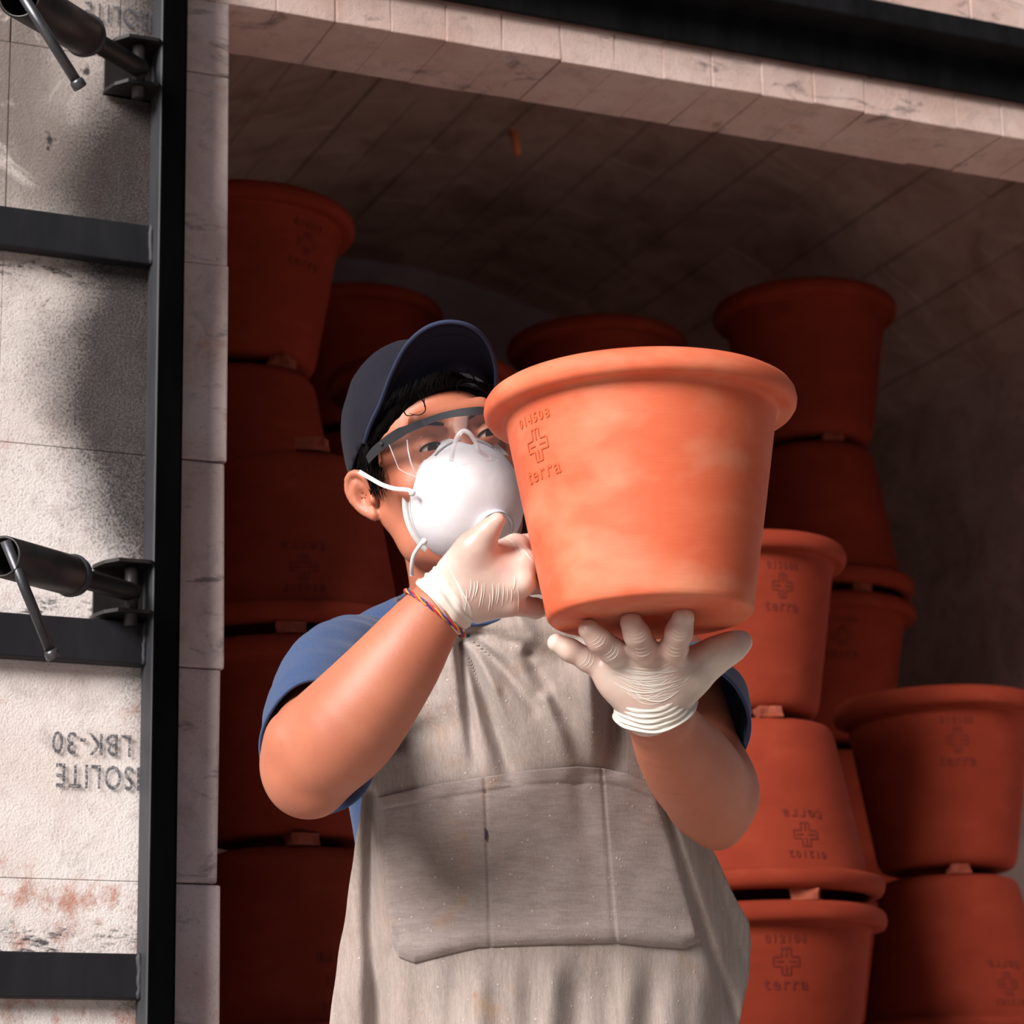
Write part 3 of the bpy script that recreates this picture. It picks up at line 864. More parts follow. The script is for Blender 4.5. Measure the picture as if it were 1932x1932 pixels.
# head frame
Zh = (_R * .35 + _U * .17 - _F * .92).normalized()
Yh = (_R * -.25 + _U * .96); Yh = (Yh - Zh * Yh.dot(Zh)).normalized()
Xh = Yh.cross(Zh).normalized()
EARP = P(697, 935, 2.63)
HO = EARP - (Xh * -.0735 + Zh * -.012 + Yh * -.003)
def H(x, y, z): return HO + Xh * x + Yh * y + Zh * z
HA = (Xh, Yh, Zh)

# ---- body: one continuous surface
S = (lambda px, py, d: P(px, py, d))
pts_all = [P(470, 1100, 2.30), P(1440, 700, 2.30), P(1440, 1950, 2.30), P(470, 600, 2.86), P(1440, 1950, 2.86), P(470, 1950, 2.8), P(560,600,2.4)]
lo, hi = bounds(pts_all, .02)
B = SDF(lo, hi, .0024)
# torso
B.ell(P(965, 1420, 2.69), (.150, .095, .22), (_R, -_F, _U), .03)
B.ell(P(975, 1780, 2.69), (.145, .100, .22), (_R, -_F, _U), .03)
B.cone(P(690, 1255, 2.67), P(1250, 1270, 2.68), .050, .050, .04)
B.cone(P(915, 1215, 2.68), P(872, 1070, 2.66), .056, .049, .03)
B.cone(P(872, 1080, 2.66), HO - Yh * .04 - Zh * .02, .049, .050, .02)
# right arm (left in the picture)
sh, el, wr_ = P(655, 1275, 2.645), P(583, 1442, 2.415), P(842, 1135, 2.385)
B.schain([sh, P(612, 1360, 2.53), el], [.046, .046, .043], .02, 3)
B.schain([el, P(655, 1375, 2.385), P(745, 1260, 2.375), P(800, 1180, 2.378), wr_], [.0435, .0475, .0395, .0310, .0245], .010)
B.cone(P(598, 1490, 2.405), P(826, 1205, 2.388), .024, .012, .010)
B.cone(P(560, 1395, 2.40), P(745, 1200, 2.375), .030, .014, .012)
B.ell(P(572, 1478, 2.420), (.026, .026, .028), (_R, -_F, _U), .02)
# left arm
sh2, el2, wr2 = P(1275, 1285, 2.665), P(1343, 1500, 2.565), P(1236, 1335, 2.385)
B.schain([sh2, P(1310, 1385, 2.62), el2], [.044, .041, .042], .02, 3)
B.schain([el2, P(1305, 1450, 2.50), P(1268, 1398, 2.44), wr2], [.045, .0445, .0365, .0262], .014)
B.ell(P(1355, 1556, 2.575), (.020, .022, .024), (_R, -_F, _U), .02)
np_body_parts = []
# head
B.ell(H(0, .035, -.018), (.0735, .092, .094), HA, .012)
B.ell(H(0, -.015, .030), (.061, .085, .060), HA, .02)
B.ell(H(0, -.088, .058), (.024, .020, .022), HA, .03)
for sx in (-1, 1):
    B.cone(H(sx * .056, -.030, .0), H(sx * .046, -.066, .018), .016, .016, .022)
    B.cone(H(sx * .046, -.066, .018), H(sx * .014, -.092, .060), .014, .014, .022)
    B.ell(H(sx * .044, -.012, .058), (.022, .020, .018), HA, .018)
B.cone(H(-.034, .047, .078), H(.034, .047, .078), .011, .011, .014)
for sx in (-1, 1): B.ell(H(sx * .032, .020, .100), (.019, .013, .016), HA, .010, 's')
B.cone(H(0, .030, .088), H(0, -.012, .106), .008, .012, .012)
for sx in (-1, 1): B.ell(H(sx * .012, -.016, .098), (.009, .008, .010), HA, .006)
B.ell(H(0, -.046, .086), (.024, .012, .012), HA, .012)
B.cone(H(-.022, -.046, .098), H(.022, -.046, .098), .0035, .0035, .004, 's')
# lids
for sx in (-1, 1): B.ell(H(sx * .032, .0185, .0740), (.0155, .0125, .0125), HA, .006)
# ears
for sx in (-1, 1):
    def E_(a, b, c): return H(sx * (.0725 + c * .78), a * .80, b * .80)
    rim = [E_(.002, .002, .003), E_(.018, .001, .007), E_(.028, -.008, .013), E_(.026, -.019, .020), E_(.013, -.026, .0235), E_(-.003, -.025, .0225), E_(-.018, -.017, .017), E_(-.029, -.008, .010)]
    B.schain(rim, [.0024, .0027, .0028, .0029, .0029, .0028, .0028, .0034], .002, 4)
    wv = (-Zh * .76 + Xh * sx * .65); nv3 = (Zh * .65 + Xh * sx * .76)
    B.ell(E_(-.001, -.012, .0105), (.0132, .0225, .0036), (wv, Yh, nv3), .003)
    B.ell(E_(-.030, -.005, .0065), (.0045, .007, .0055), HA, .004)
    B.schain([E_(.018, -.011, .0145), E_(.008, -.018, .0190), E_(-.006, -.018, .0185), E_(-.016, -.011, .013)], [.0018, .0021, .0021, .0021], .002, 3)
    B.ell(E_(-.012, .004, .005), (.004, .006, .004), HA, .004)
    B.ell(E_(-.004, -.008, .0150), (.0066, .0096, .0058), (wv, Yh, nv3), .0025, 's')
V, Q = B.mesh()
body = np_obj('body', V, Q, M['skin'], person, 8)
tag(body, 'tanned skin, right side of the face and both bare forearms')
del B

# eyes
for sx in (-1, 1):
    c = H(sx * .032, .0185, .0775)
    look = (Zh * .97 + Xh * .08 - Yh * .14).normalized()
    Vv, Ff = lathe([(.0119 * sin(pi * i / 16), -.0119 * cos(pi * i / 16)) for i in range(17)], 28, False, c, look)
    ey = mesh_obj('eye', Vv, Ff, M['eye_white'], body)
    Vv, Ff = lathe([(.0062, .0103), (.0050, .0113), (.002, .0121), (.0001, .0123)], 24, False, c, look)
    mesh_obj('iris', Vv, Ff, M['iris_dark'], ey)
    # lids: spherical shell with a slit
    for top in (1, -1):
        Vv = []; Ff = []; NU, NV = 18, 7
        e0, e1 = ((.34, 1.25) if top == 1 else (-.24, -1.1))
        for i in range(NU + 1):
            a = -1.15 + 2.3 * i / NU
            op_ = cos(a / 1.15 * pi / 2) ** .7
            for j in range(NV + 1):
                e = (e0 * op_ - .04 * (1 - op_)) + (e1 - e0 * op_) * j / NV
                r_ = .0131 if j else .0126
                Vv.append(c + r_ * (Xh * sin(a) * cos(e) + Yh * sin(e) + Zh * cos(a) * cos(e)))
        for i in range(NU):
            for j in range(NV):
                q = (i * (NV + 1) + j, (i + 1) * (NV + 1) + j, (i + 1) * (NV + 1) + j + 1, i * (NV + 1) + j + 1)
                Ff.append(q if top == 1 else q[::-1])
        mesh_obj('eyelid', Vv, Ff, M['skin'], body)
        if top == 1:
            lash = [Vv[i * (NV + 1)] + Zh * .0006 for i in range(NU + 1)]
            mesh_obj('eyelashes', *tube(lash, .0010, 6), M['hair'], body)
    # eyebrow
    br = [H(sx * (.014 + .034 * q), .0375 + .006 * sin(q * 2.4), .0900 - .016 * q * q) for q in np.linspace(0, 1, 9)]
    mesh_obj('eyebrow', *tube(br, [.0022, .0034, .0038, .0036, .0034, .003, .0026, .002, .001], 8, flat=.5), M['hair'], body)

# hair: close-cropped shell with sideburns, plus loose strands
lo, hi = bounds([H(x_, y_, z_) for x_ in (-.09, .09) for y_ in (-.05, .14) for z_ in (-.13, .13)], .01)
G = SDF(lo, hi, .0018)
G.ell(H(0, .035, -.018), (.0765, .095, .0968), HA, .002)
nrm = (Yh * 1.0 - Zh * .62); G.plane(H(0, .030, .0), -nrm, .004)
for sx in (-1, 1): G.cone(H(sx * .0705, .036, .018), H(sx * .0695, .006, .010), .008, .004, .006)
fr = [P(*q) for q in ((706, 832, 2.580), (722, 806, 2.560), (744, 778, 2.542), (772, 752, 2.524), (800, 735, 2.514), (832, 719, 2.506), (866, 711, 2.503), (898, 714, 2.506), (925, 730, 2.514))]
G.chain(fr, [px2m(9, 2.5), px2m(11, 2.5), px2m(12, 2.5), px2m(12, 2.5), px2m(12, 2.5), px2m(13, 2.5), px2m(14, 2.5), px2m(15, 2.5), px2m(14, 2.5)], .004)
V, Q = G.mesh(); hair = np_obj('hair', V, Q, M['hair'], person, 4); del G
rnd = random.Random(3)
strands = []
def strand(pl, r0=.0006):
    pl = spline([tuple(P(*p)) for p in pl], 8); n_ = len(pl)
    strands.append(tube(pl, [r0 * (1 - .75 * i / n_) for i in range(n_)], 5))
for pl in ([(800, 712, 2.508), (793, 728, 2.50), (790, 745, 2.497), (800, 760, 2.495), (802, 775, 2.495), (790, 783, 2.497), (772, 780, 2.503)],
           [(830, 706, 2.500), (812, 716, 2.497), (797, 734, 2.495), (800, 752, 2.494), (801, 768, 2.494)],
           [(838, 704, 2.50), (825, 722, 2.495), (808, 730, 2.494), (796, 732, 2.495)],
           [(880, 700, 2.495), (893, 710, 2.492), (892, 718, 2.491), (875, 718, 2.492), (868, 728, 2.493)],
           [(872, 716, 2.492), (862, 728, 2.492), (866, 742, 2.491)],
           [(770, 760, 2.508), (762, 772, 2.506), (768, 784, 2.503), (785, 782, 2.498)],
           [(748, 770, 2.52), (741, 790, 2.525), (735, 806, 2.53)]): strand(pl, .0011)
for i in range(70):
    a = rnd.uniform(0, .6)
    x0, y0 = 735 + 190 * a, 752 - 44 * sin(a * pi * .62) + rnd.uniform(-4, 4)
    d0 = 2.522 - .030 * sin(pi * min(a * 1.1, 1))
    dx = rnd.uniform(-16, 10); 
    strand([(x0 + 6, y0 - 14, d0 - .004), (x0, y0, d0 - .004), (x0 + dx * .6, y0 + rnd.uniform(5, 13), d0 - .003), (x0 + dx, y0 + rnd.uniform(12, 24), d0 - .002)], .0007)
for i in range(170):
    y_ = rnd.uniform(.005, .050); z_ = rnd.uniform(-.012, .036)
    a = H(-.074 + max(0, z_ - .02) * .35, y_, z_); b = a - Yh * rnd.uniform(.012, .024) - Zh * rnd.uniform(-.002, .006) - Xh * .0025
    c_ = a.lerp(b, .5) - Xh * .002
    strands.append(tube([a, c_, b], [.0005, .0005, .0002], 4))
V, F_ = merge(*strands); st = mesh_obj('hair_strands', V, F_, M['hair'], hair); tag(st, 'damp loose black curls over the forehead', kind='stuff')

# ---- cap
def ellipsoid_shell(c, rad, axes, keep_p, keep_n, thick, nu=72, nv=44, wob=0):
    bm = bmesh.new()
    bmesh.ops.create_uvsphere(bm, u_segments=nu, v_segments=nv, radius=1)
    for v in bm.verts:
        p = v.co.copy(); s_ = 1
        if wob: s_ = 1 + wob * mnoise.noise(p * 3.2) + wob * .5 * mnoise.noise(p * 7)
        v.co = Vector(c) + axes[0] * p.x * rad[0] * s_ + axes[1] * p.z * rad[1] * s_ + axes[2] * p.y * rad[2] * s_
    bmesh.ops.bisect_plane(bm, geom=bm.verts[:] + bm.edges[:] + bm.faces[:], plane_co=keep_p, plane_no=keep_n, clear_inner=True)
    bmesh.ops.recalc_face_normals(bm, faces=bm.faces)
    g = bmesh.ops.solidify(bm, geom=bm.faces[:], thickness=-thick)
    return bm
cc = H(.001, .034, -.017)
bm = ellipsoid_shell(cc, (.0790, .109, .098), HA, H(0, .040, .0), (Yh - Zh * .50).normalized(), .002, wob=.018)
cap = tag(bm_obj('cap', bm, M['cap_navy'], person, True), 'dark navy cloth cap with its curved peak tipped up')
# crown seams
for ang in (0, 60, -60):
    pl = []
    for i in range(26):
        e = .25 + (pi - .5) * i / 25
        dirv = Zh * cos(radians(ang)) + Xh * sin(radians(ang))
        q = Vector((dirv.dot(Xh) * .0835 * 1.008, 0, 0))
        p = cc + (Xh * (dirv.dot(Xh) * .0796) + Zh * (dirv.dot(Zh) * .0987)) * cos(e) + Yh * .1098 * sin(e)
        if (p - H(0, .042, 0)).dot((Yh - Zh * .50).normalized()) > 0: pl.append(p)
    mesh_obj('seam', *tube(pl, .0011, 6), M['cap_navy'], cap)
outer = spline([(688, 836, 2.580), (700, 800, 2.555), (718, 762, 2.530), (740, 704, 2.497), (768, 652, 2.468), (806, 619, 2.450), (850, 608, 2.445), (893, 619, 2.452), (922, 650, 2.470), (936, 694, 2.495), (936, 735, 2.520)], 6)
inner = spline([(694, 838, 2.580), (712, 806, 2.560), (734, 776, 2.540), (760, 748, 2.524), (788, 728, 2.513), (816, 712, 2.505), (846, 704, 2.500), (876, 704, 2.500), (900, 712, 2.504), (920, 726, 2.512), (932, 740, 2.524)], 6)
NR = 8; V = []; F_ = []
for k_ in range(NR + 1):
    f_ = k_ / NR
    for a, b in zip(inner, outer):
        q = a * (1 - f_) + b * f_
        q = q + np.array([0, 0, 1]) * (.030 * sin(pi * f_) * .55)      # dished peak
        V.append(P(*q))
n_ = len(inner)
for k_ in range(NR):
    for i in range(n_ - 1): F_.append((k_ * n_ + i, k_ * n_ + i + 1, (k_ + 1) * n_ + i + 1, (k_ + 1) * n_ + i))
nv_ = len(V); up_off = (Yh * .5 - Zh * .5 + _F * .4).normalized() * .0028
V2 = V + [v + up_off for v in V]; F2 = F_ + [tuple(i + nv_ for i in f[::-1]) for f in F_]
rimidx = list(range(n_)) + [k_ * n_ + n_ - 1 for k_ in range(1, NR + 1)] + [NR * n_ + i for i in range(n_ - 2, -1, -1)] + [k_ * n_ for k_ in range(NR - 1, 0, -1)]
for a, b in zip(rimidx, rimidx[1:] + rimidx[:1]): F2.append((b, a, a + nv_, b + nv_))
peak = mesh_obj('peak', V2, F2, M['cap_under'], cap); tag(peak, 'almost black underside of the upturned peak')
bind = [V[NR * n_ + i] + up_off * .5 for i in range(n_)]
tag(mesh_obj('binding', *tube(bind, .0021, 8), M['cap_binding'], peak), 'blue edge binding')
for f_ in (.82,):
    ln = [V[int(NR * f_) * n_ + i] - up_off * .15 for i in range(2, n_ - 2)]
    mesh_obj('stitching', *tube(ln, .0005, 5), M['cap_navy'], peak)

# ---- mask
mc = H(-.004, -.038, .060)
MA_z = (Zh * .95 - Xh * .12 - Yh * .30).normalized(); MA_y = (Yh - MA_z * Yh.dot(MA_z)).normalized(); MA_x = MA_y.cross(MA_z).normalized()
V = []; F_ = []; NU, NV = 64, 22
def mask_pt(a, t_, lift=0):
    # t_ 0 at the rim, 1 at the nose of the cup
    rx, ry = .0585, (.067 if sin(a) > 0 else .062)
    rx *= 1 - .13 * max(0, sin(a)) ** 2
    th_ = t_ * pi / 2; rr = cos(th_) ** .80
    z = .0020 + .061 * sin(th_) ** .95
    p = mc + MA_x * (rx * rr * cos(a)) + MA_y * (ry * rr * sin(a)) + MA_z * (z + lift)
    # fine creases near the lower edge
    if sin(a) < -.1 and t_ < .6: p += MA_z * (.0011 * sin(t_ * 60 + 5 * cos(a)) * (-sin(a)) * (1 - t_))
    return p
for j in range(NV + 1):
    for i in range(NU): V.append(mask_pt(2 * pi * i / NU, j / NV))
for j in range(NV):
    for i in range(NU): F_.append((j * NU + i, j * NU + (i + 1) % NU, (j + 1) * NU + (i + 1) % NU, (j + 1) * NU + i))
mask = mesh_obj('face_mask', V, F_, M['mask_white'], person); tag(mask, 'white cup-shaped dust mask')
# flange round the rim
rimc = [mask_pt(2 * pi * i / NU, .0) for i in range(NU)]
V = []; F_ = []
for i in range(NU):
    a = 2 * pi * i / NU; p = rimc[i]; o_ = (MA_x * cos(a) + MA_y * sin(a)); 
    V += [p + MA_z * .001, p + o_ * .0055 - MA_z * .002, p + o_ * .0055 - MA_z * .0035, p - MA_z * .001]
for i in range(NU):
    j = (i + 1) % NU
    for k_ in range(4): F_.append((i * 4 + k_, i * 4 + (k_ + 1) % 4, j * 4 + (k_ + 1) % 4, j * 4 + k_))
mesh_obj('flange', V, F_, M['strap_white'], mask)
mesh_obj('seam', *tube([mask_pt(2 * pi * i / 96, .06, .0003) for i in range(96)], .0006, 6, closed=True), M['mask_seam'], mask)
mesh_obj('nose_strip', *tube([mask_pt(a, .17, .0022) for a in np.linspace(radians(48), radians(120), 18)], .0026, 8, flat=.4), M['mask_seam'], mask)
# round valve on the front
vc = mask_pt(radians(-70), .80, .0015); vd = (MA_z * .93 - MA_y * .30 + MA_x * .10).normalized()
V, F_ = lathe([(.0001, -.004), (.0205, -.004), (.0205, .001), (.0195, .0022), (.0175, .0022), (.0170, .0012), (.0165, .0030), (.0150, .0042), (.0001, .0046)], 40, False, vc, vd)
tag(mesh_obj('valve', V, F_, M['mask_valve'], mask), 'round white plastic breathing valve')
V, F_ = lathe([(.019, .0018), (.0200, .0026), (.0210, .0018), (.0200, .001)], 40, True, vc, vd)
mesh_obj('valve_ring', V, F_, M['mask_seam'], mask)
def strap(pl, wdt=.0042, nm='strap'):
    pl = [P(*p) for p in spline(pl, 7)]; V = []; F_ = []
    for i, p in enumerate(pl):
        t_ = (pl[min(i + 1, len(pl) - 1)] - pl[max(i - 1, 0)]).normalized(); s_ = t_.cross(_F).normalized(); nn = s_.cross(t_).normalized() * .0006
        V += [p - s_ * wdt / 2 - nn, p + s_ * wdt / 2 - nn, p + s_ * wdt / 2 + nn, p - s_ * wdt / 2 + nn]
    for i in range(len(pl) - 1):
        for k_ in range(4): F_.append((i * 4 + k_, i * 4 + (k_ + 1) % 4, i * 4 + 4 + (k_ + 1) % 4, i * 4 + 4 + k_))
    F_.append((0, 1, 2, 3)); e = len(V) - 4; F_.append((e + 3, e + 2, e + 1, e))
    return mesh_obj(nm, V, F_, M['strap_white'], mask)
strap([(678, 890, 2.607), (700, 903, 2.585), (722, 915, 2.566), (745, 922, 2.553), (772, 925, 2.541), (782, 934, 2.536)])
strap([(800, 1020, 2.54), (790, 1032, 2.541), (780, 1050, 2.548), (777, 1070, 2.556), (777, 1086, 2.566)])
for p in ((778, 930, 2.534), (800, 1022, 2.536)):
    V, F_ = lathe([(.0035 * sin(pi * i / 8), -.0035 * cos(pi * i / 8)) for i in range(9)], 12, False, P(*p), _F); mesh_obj('strap_stud', V, F_, M['strap_white'], mask)

# ---- goggles
brow = spline([(693, 868, 2.590), (706, 852, 2.572), (730, 832, 2.550), (757, 815, 2.530), (790, 801, 2.508), (830, 786, 2.490), (868, 778, 2.480), (905, 775, 2.478), (940, 776, 2.485), (975, 784, 2.50)], 6)
bw = np.interp(np.linspace(0, 1, len(brow)), [0, .1, .33, .36, .6, .78, .82, 1], [15, 18, 19, 15, 13, 16, 11, 9])
V = []; F_ = []
for q, w_ in zip(brow, bw):
    p = P(*q); hgt = px2m(w_, q[2]); up_ = (_U * .9 - _R * .35).normalized() if q[0] < 800 else _U
    V += [p + up_ * hgt / 2, p - up_ * hgt / 2, p - up_ * hgt / 2 + _F * .005, p + up_ * hgt / 2 + _F * .005]
for i in range(len(brow) - 1):
    for k_ in range(4): F_.append((i * 4 + k_, i * 4 + (k_ + 1) % 4, i * 4 + 4 + (k_ + 1) % 4, i * 4 + 4 + k_))
F_.append((0, 1, 2, 3)); e = len(V) - 4; F_.append((e + 3, e + 2, e + 1, e))
gog = mesh_obj('goggles', V, F_, M['goggle_frame'], person, smooth=False); tag(gog, 'clear safety goggles with a dark grey brow bar and temple arm')
V, F_ = lathe([(.0001, -.0012), (.0022, -.001), (.0024, .0), (.0001, .0012)], 14, False, P(720, 838, 2.556), -_F); mesh_obj('hinge_screw', V, F_, M['steel_edge'], gog)
top_ = spline([(733, 836, 2.551), (760, 818, 2.531), (790, 805, 2.510), (830, 791, 2.491), (868, 783, 2.481), (905, 780, 2.479), (940, 781, 2.485)], 6)
bot_ = spline([(752, 884, 2.541), (768, 893, 2.525), (795, 900, 2.504), (832, 893, 2.484), (862, 880, 2.474), (905, 872, 2.472), (940, 868, 2.48)], 6)
V = []; F_ = []; n_ = len(top_)
for k_ in range(7):
    f_ = k_ / 6
    for a, b in zip(top_, bot_):
        q = a * (1 - f_) + b * f_; q[2] -= .004 * sin(pi * f_); V.append(P(*q))
for k_ in range(6):
    for i in range(n_ - 1): F_.append((k_ * n_ + i, k_ * n_ + i + 1, (k_ + 1) * n_ + i + 1, (k_ + 1) * n_ + i))
lens = mesh_obj('lens', V, F_, M['goggle_lens'], gog); tag(lens, 'clear wrap-round lens')
edge = [V[6 * n_ + i] for i in range(n_)]; mesh_obj('lens_edge', *tube([V[k_ * n_] for k_ in range(7)] + edge[1:], .0006, 6), M['clear_plastic'], lens)
lpl = [P(768, 830, 2.524), P(770, 850, 2.520), P(775, 872, 2.516), P(782, 890, 2.512)]
mesh_obj('lens_rib', *tube(lpl, .0008, 6), M['clear_plastic'], lens)
nb = [P(*q) for q in spline([(852, 868, 2.470), (856, 846, 2.462), (863, 824, 2.458), (874, 813, 2.458), (886, 818, 2.458), (897, 834, 2.461), (905, 852, 2.466), (925, 862, 2.475)], 6)]
tag(mesh_obj('nose_piece', *tube(nb, .0024, 10), M['clear_plastic'], gog), 'clear plastic nose piece')

# ---- T-shirt
lo, hi = bounds([P(500, 1090, 2.50), P(1420, 1090, 2.5), P(1420, 1090, 2.86), P(500, 2300, 2.5), P(1420, 2300, 2.86), P(500, 1090, 2.86), P(1420,2300,2.5)], .01)
T = SDF(lo, hi, .0038)
T.ell(P(965, 1420, 2.69), (.160, .104, .23), (_R, -_F, _U), .03)
T.ell(P(960, 1800, 2.69), (.158, .108, .26), (_R, -_F, _U), .03)
T.cone(P(670, 1262, 2.662), P(1262, 1290, 2.675), .050, .048, .035)
T.cone(P(702, 1480, 2.70), P(722, 1640, 2.70), .028, .022, .02)
T.cone(P(880, 1200, 2.672), P(1060, 1205, 2.675), .062, .062, .03)
T.cone(P(800, 1185, 2.655), P(740, 1215, 2.655), .038, .042, .02)
T.cone(P(862, 1165, 2.66), P(838, 1060, 2.645), .052, .060, .004, 's')
V, Q = T.mesh()
shirt = np_obj('tshirt', V, Q, M['shirt_blue'], person, 8); tag(shirt, 'blue cotton short-sleeved T-shirt'); del T
def sleeve(rings, nrib, seed, thick=.0022):
    """rings: (px,py,d, rx_px, ry_px, lean) outline ellipses in the picture plane, tilted in depth"""
    N = 72; V = []; F_ = []; rnd = random.Random(seed)
    R2 = spline(rings, 6); m = len(R2)
    for j, (px, py, d, rx, ry, tx, ty) in enumerate(R2):
        f_ = j / (m - 1)
        for i in range(N):
            a = 2 * pi * i / N
            w_ = 1 + .014 * sin(f_ * nrib + 1.3 * sin(a * 2) + seed) * max(0, sin(f_ * pi)) ** .5 + .016 * sin(f_ * nrib * 2.3 + 2.1 * sin(a * 3 + 1) + seed) * max(0, sin(f_ * pi)) ** .5 + .012 * sin(a * 5 + f_ * 4 + seed) * f_
            cx_, cy_ = rx * cos(a) * w_, ry * sin(a) * w_
            V.append(P(px + cx_, py - cy_, d + tx * cx_ / 1000 + ty * cy_ / 1000))
    inn = []
    for j in range(m):
        cen = sum((V[j * N + i] for i in range(N)), Vector()) / N
        for i in range(N):
            v = V[j * N + i]; inn.append(v + (cen - v).normalized() * thick)
    n0 = len(V); V = V + inn
    for j in range(m - 1):
        for i in range(N):
            k_ = (i + 1) % N
            F_.append((j * N + i, j * N + k_, (j + 1) * N + k_, (j + 1) * N + i)); F_.append((n0 + j * N + i, n0 + (j + 1) * N + i, n0 + (j + 1) * N + k_, n0 + j * N + k_))
    j = m - 1
    for i in range(N):
        k_ = (i + 1) % N; F_.append((j * N + i, j * N + k_, n0 + j * N + k_, n0 + j * N + i))
    o = mesh_obj('sleeve', V, F_, M['shirt_blue'], shirt)
    mesh_obj('hem', *tube([V[(m - 1) * N + i] for i in range(N)], .0016, 6, closed=True), M['shirt_blue'], o)
    # hem stitching a little inside the edge
    jj = m - 4
    ring = [V[jj * N + i] for i in range(N)]
    cen = sum(ring, Vector()) / N
    mesh_obj('stitching', *tube([p + (p - cen).normalized() * .0002 for p in ring], .0007, 5, closed=True), M['shirt_blue'], o) if False else None
    return o
sleeve([(730, 1262, 2.66, 80, 84, 0, 0), (690, 1258, 2.65, 96, 96, .1, -.2), (655, 1272, 2.62, 108, 108, .1, -.2), (625, 1318, 2.575, 113, 120, .12, -.22), (608, 1372, 2.53, 112, 128, .12, -.22), (602, 1410, 2.50, 110, 127, .12, -.22)], 26, 1)
sleeve([(1210, 1280, 2.68, 82, 84, 0, 0), (1255, 1285, 2.67, 95, 92, 0, 0), (1290, 1305, 2.645, 106, 92, .0, -.1), (1308, 1334, 2.61, 107, 98, .0, -.2), (1322, 1368, 2.575, 92, 106, .0, -.25)], 14, 4)
# collar
col_pts = [P(*q) for q in spline([(738, 1160, 2.655), (770, 1135, 2.615), (820, 1150, 2.585), (880, 1175, 2.575), (950, 1165, 2.58), (1000, 1135, 2.61)], 8)]
mesh_obj('collar', *tube(col_pts, .006, 10, flat=.6), M['shirt_blue'], shirt)

# ---- apron
Lb = [(1105, 1000), (1125, 965), (1150, 915), (1190, 868), (1300, 790), (1400, 722), (1500, 683), (1560, 677), (1650, 661), (1750, 648), (1850, 632), (1932, 620), (2100, 596), (2400, 560), (2800, 530)]
Rb = [(1105, 1085), (1125, 1120), (1150, 1150), (1190, 1185), (1300, 1232), (1400, 1262), (1500, 1290), (1560, 1322), (1650, 1366), (1700, 1392), (1740, 1414), (1780, 1418), (1850, 1410), (1932, 1396), (2100, 1392), (2400, 1400), (2800, 1410)]
def interp(tb, y): return float(np.interp(y, [q[0] for q in tb], [q[1] for q in tb]))
def seg_d(x, y, a, b):
    vx, vy = b[0] - a[0], b[1] - a[1]; t_ = max(0, min(1, ((x - a[0]) * vx + (y - a[1]) * vy) / (vx * vx + vy * vy)))
    return sqrt((x - a[0] - t_ * vx) ** 2 + (y - a[1] - t_ * vy) ** 2), t_
FOLDS = [  # polyline, width px, depth m (positive = away from the camera), fade mode
    ([(872, 1198), (905, 1290), (945, 1400), (975, 1500)], 20, .015, 2), ([(885, 1200), (950, 1262), (1010, 1335)], 14, .011, 0), ([(892, 1194), (975, 1215), (1065, 1250)], 15, .006, 0),
    ([(880, 1215), (930, 1300), (965, 1440)], 14, -.006, 2), ([(866, 1215), (880, 1320), (900, 1460)], 12, .009, 2), ([(1000, 1235), (1030, 1290), (1050, 1345)], 26, .010, 0),
    ([(1180, 1215), (1160, 1330), (1150, 1470)], 20, .018, 2), ([(1110, 1230), (1115, 1330), (1125, 1460)], 26, -.011, 2), ([(1030, 1320), (1060, 1400), (1085, 1470)], 22, -.007, 2),
    ([(1240, 1480), (1340, 1790), (1402, 1960), (1420, 2300)], 13, .012, 1), ([(697, 1500), (699, 1740), (712, 1960), (715, 2300)], 19, .013, 1),
    ([(745, 1400), (800, 1380), (840, 1370)], 26, .008, 0), ([(960, 1130), (1000, 1200), (1020, 1260)], 24, -.007, 2),
    ([(860, 1500), (800, 1580), (750, 1660)], 34, .003, 2), ([(1090, 1480), (1110, 1600), (1130, 1740)], 30, .003, 2)]
def apron_depth(x, y, skipfold=False):
    xl, xr = interp(Lb, y), interp(Rb, y); mid = 985 if y > 1200 else (xl + xr) / 2
    base = 2.558 + .012 * cos((y - 1250) / 520 * pi) * (1 if y < 1770 else 1)
    base = float(np.interp(y, [1105, 1180, 1300, 1450, 1600, 1800, 2000, 2400, 2800], [2.590, 2.566, 2.556, 2.556, 2.550, 2.542, 2.520, 2.450, 2.385]))
    s_ = (x - mid) / 330
    d = base + .055 * s_ * s_ + (.045 * max(0, s_ - .75) ** 2 + .02 * max(0, -s_ - .7) ** 2)
    # right-hand flap hangs further back
    edge = np.interp(y, [1480, 1790, 1960, 2800], [1240, 1335, 1395, 1420])
    if x > edge and y > 1470: d += .035 * min(1, (x - edge) / 60)
    for poly, w_, dep, fade in FOLDS:
        y0_, y1_ = poly[0][1], poly[-1][1]
        if y < y0_ - 70 or y > y1_ + 70: continue
        best = 1e9; bt = 0
        for k_ in range(len(poly) - 1):
            ds, t_ = seg_d(x, y, poly[k_], poly[k_ + 1])
            if ds < best: best = ds; bt = (k_ + t_) / (len(poly) - 1)
        g = math.exp(-(best / (w_ * (.55 + .6 * bt))) ** 2)
        if fade == 2: g *= 1 - bt ** 3
        elif fade == 0: g *= 1 - .7 * bt
        d += (1.9 if y < 1480 else 1.3) * dep * g
    # small gathers under the pocket
    if y > 1780:
        f_ = min(1, (y - 1780) / 90)
        d += f_ * (.0045 * sin(x / 21 + 1.2 * sin(y / 160)) + .003 * sin(x / 11.5 + 2 + y / 300) + .006 * sin(x / 52 + y / 420 + 1))
    d += .0012 * mnoise.noise(Vector((x / 45, y / 70, 0))) + .003 * mnoise.noise(Vector((x / 130, y / 160, 5)))
    return d
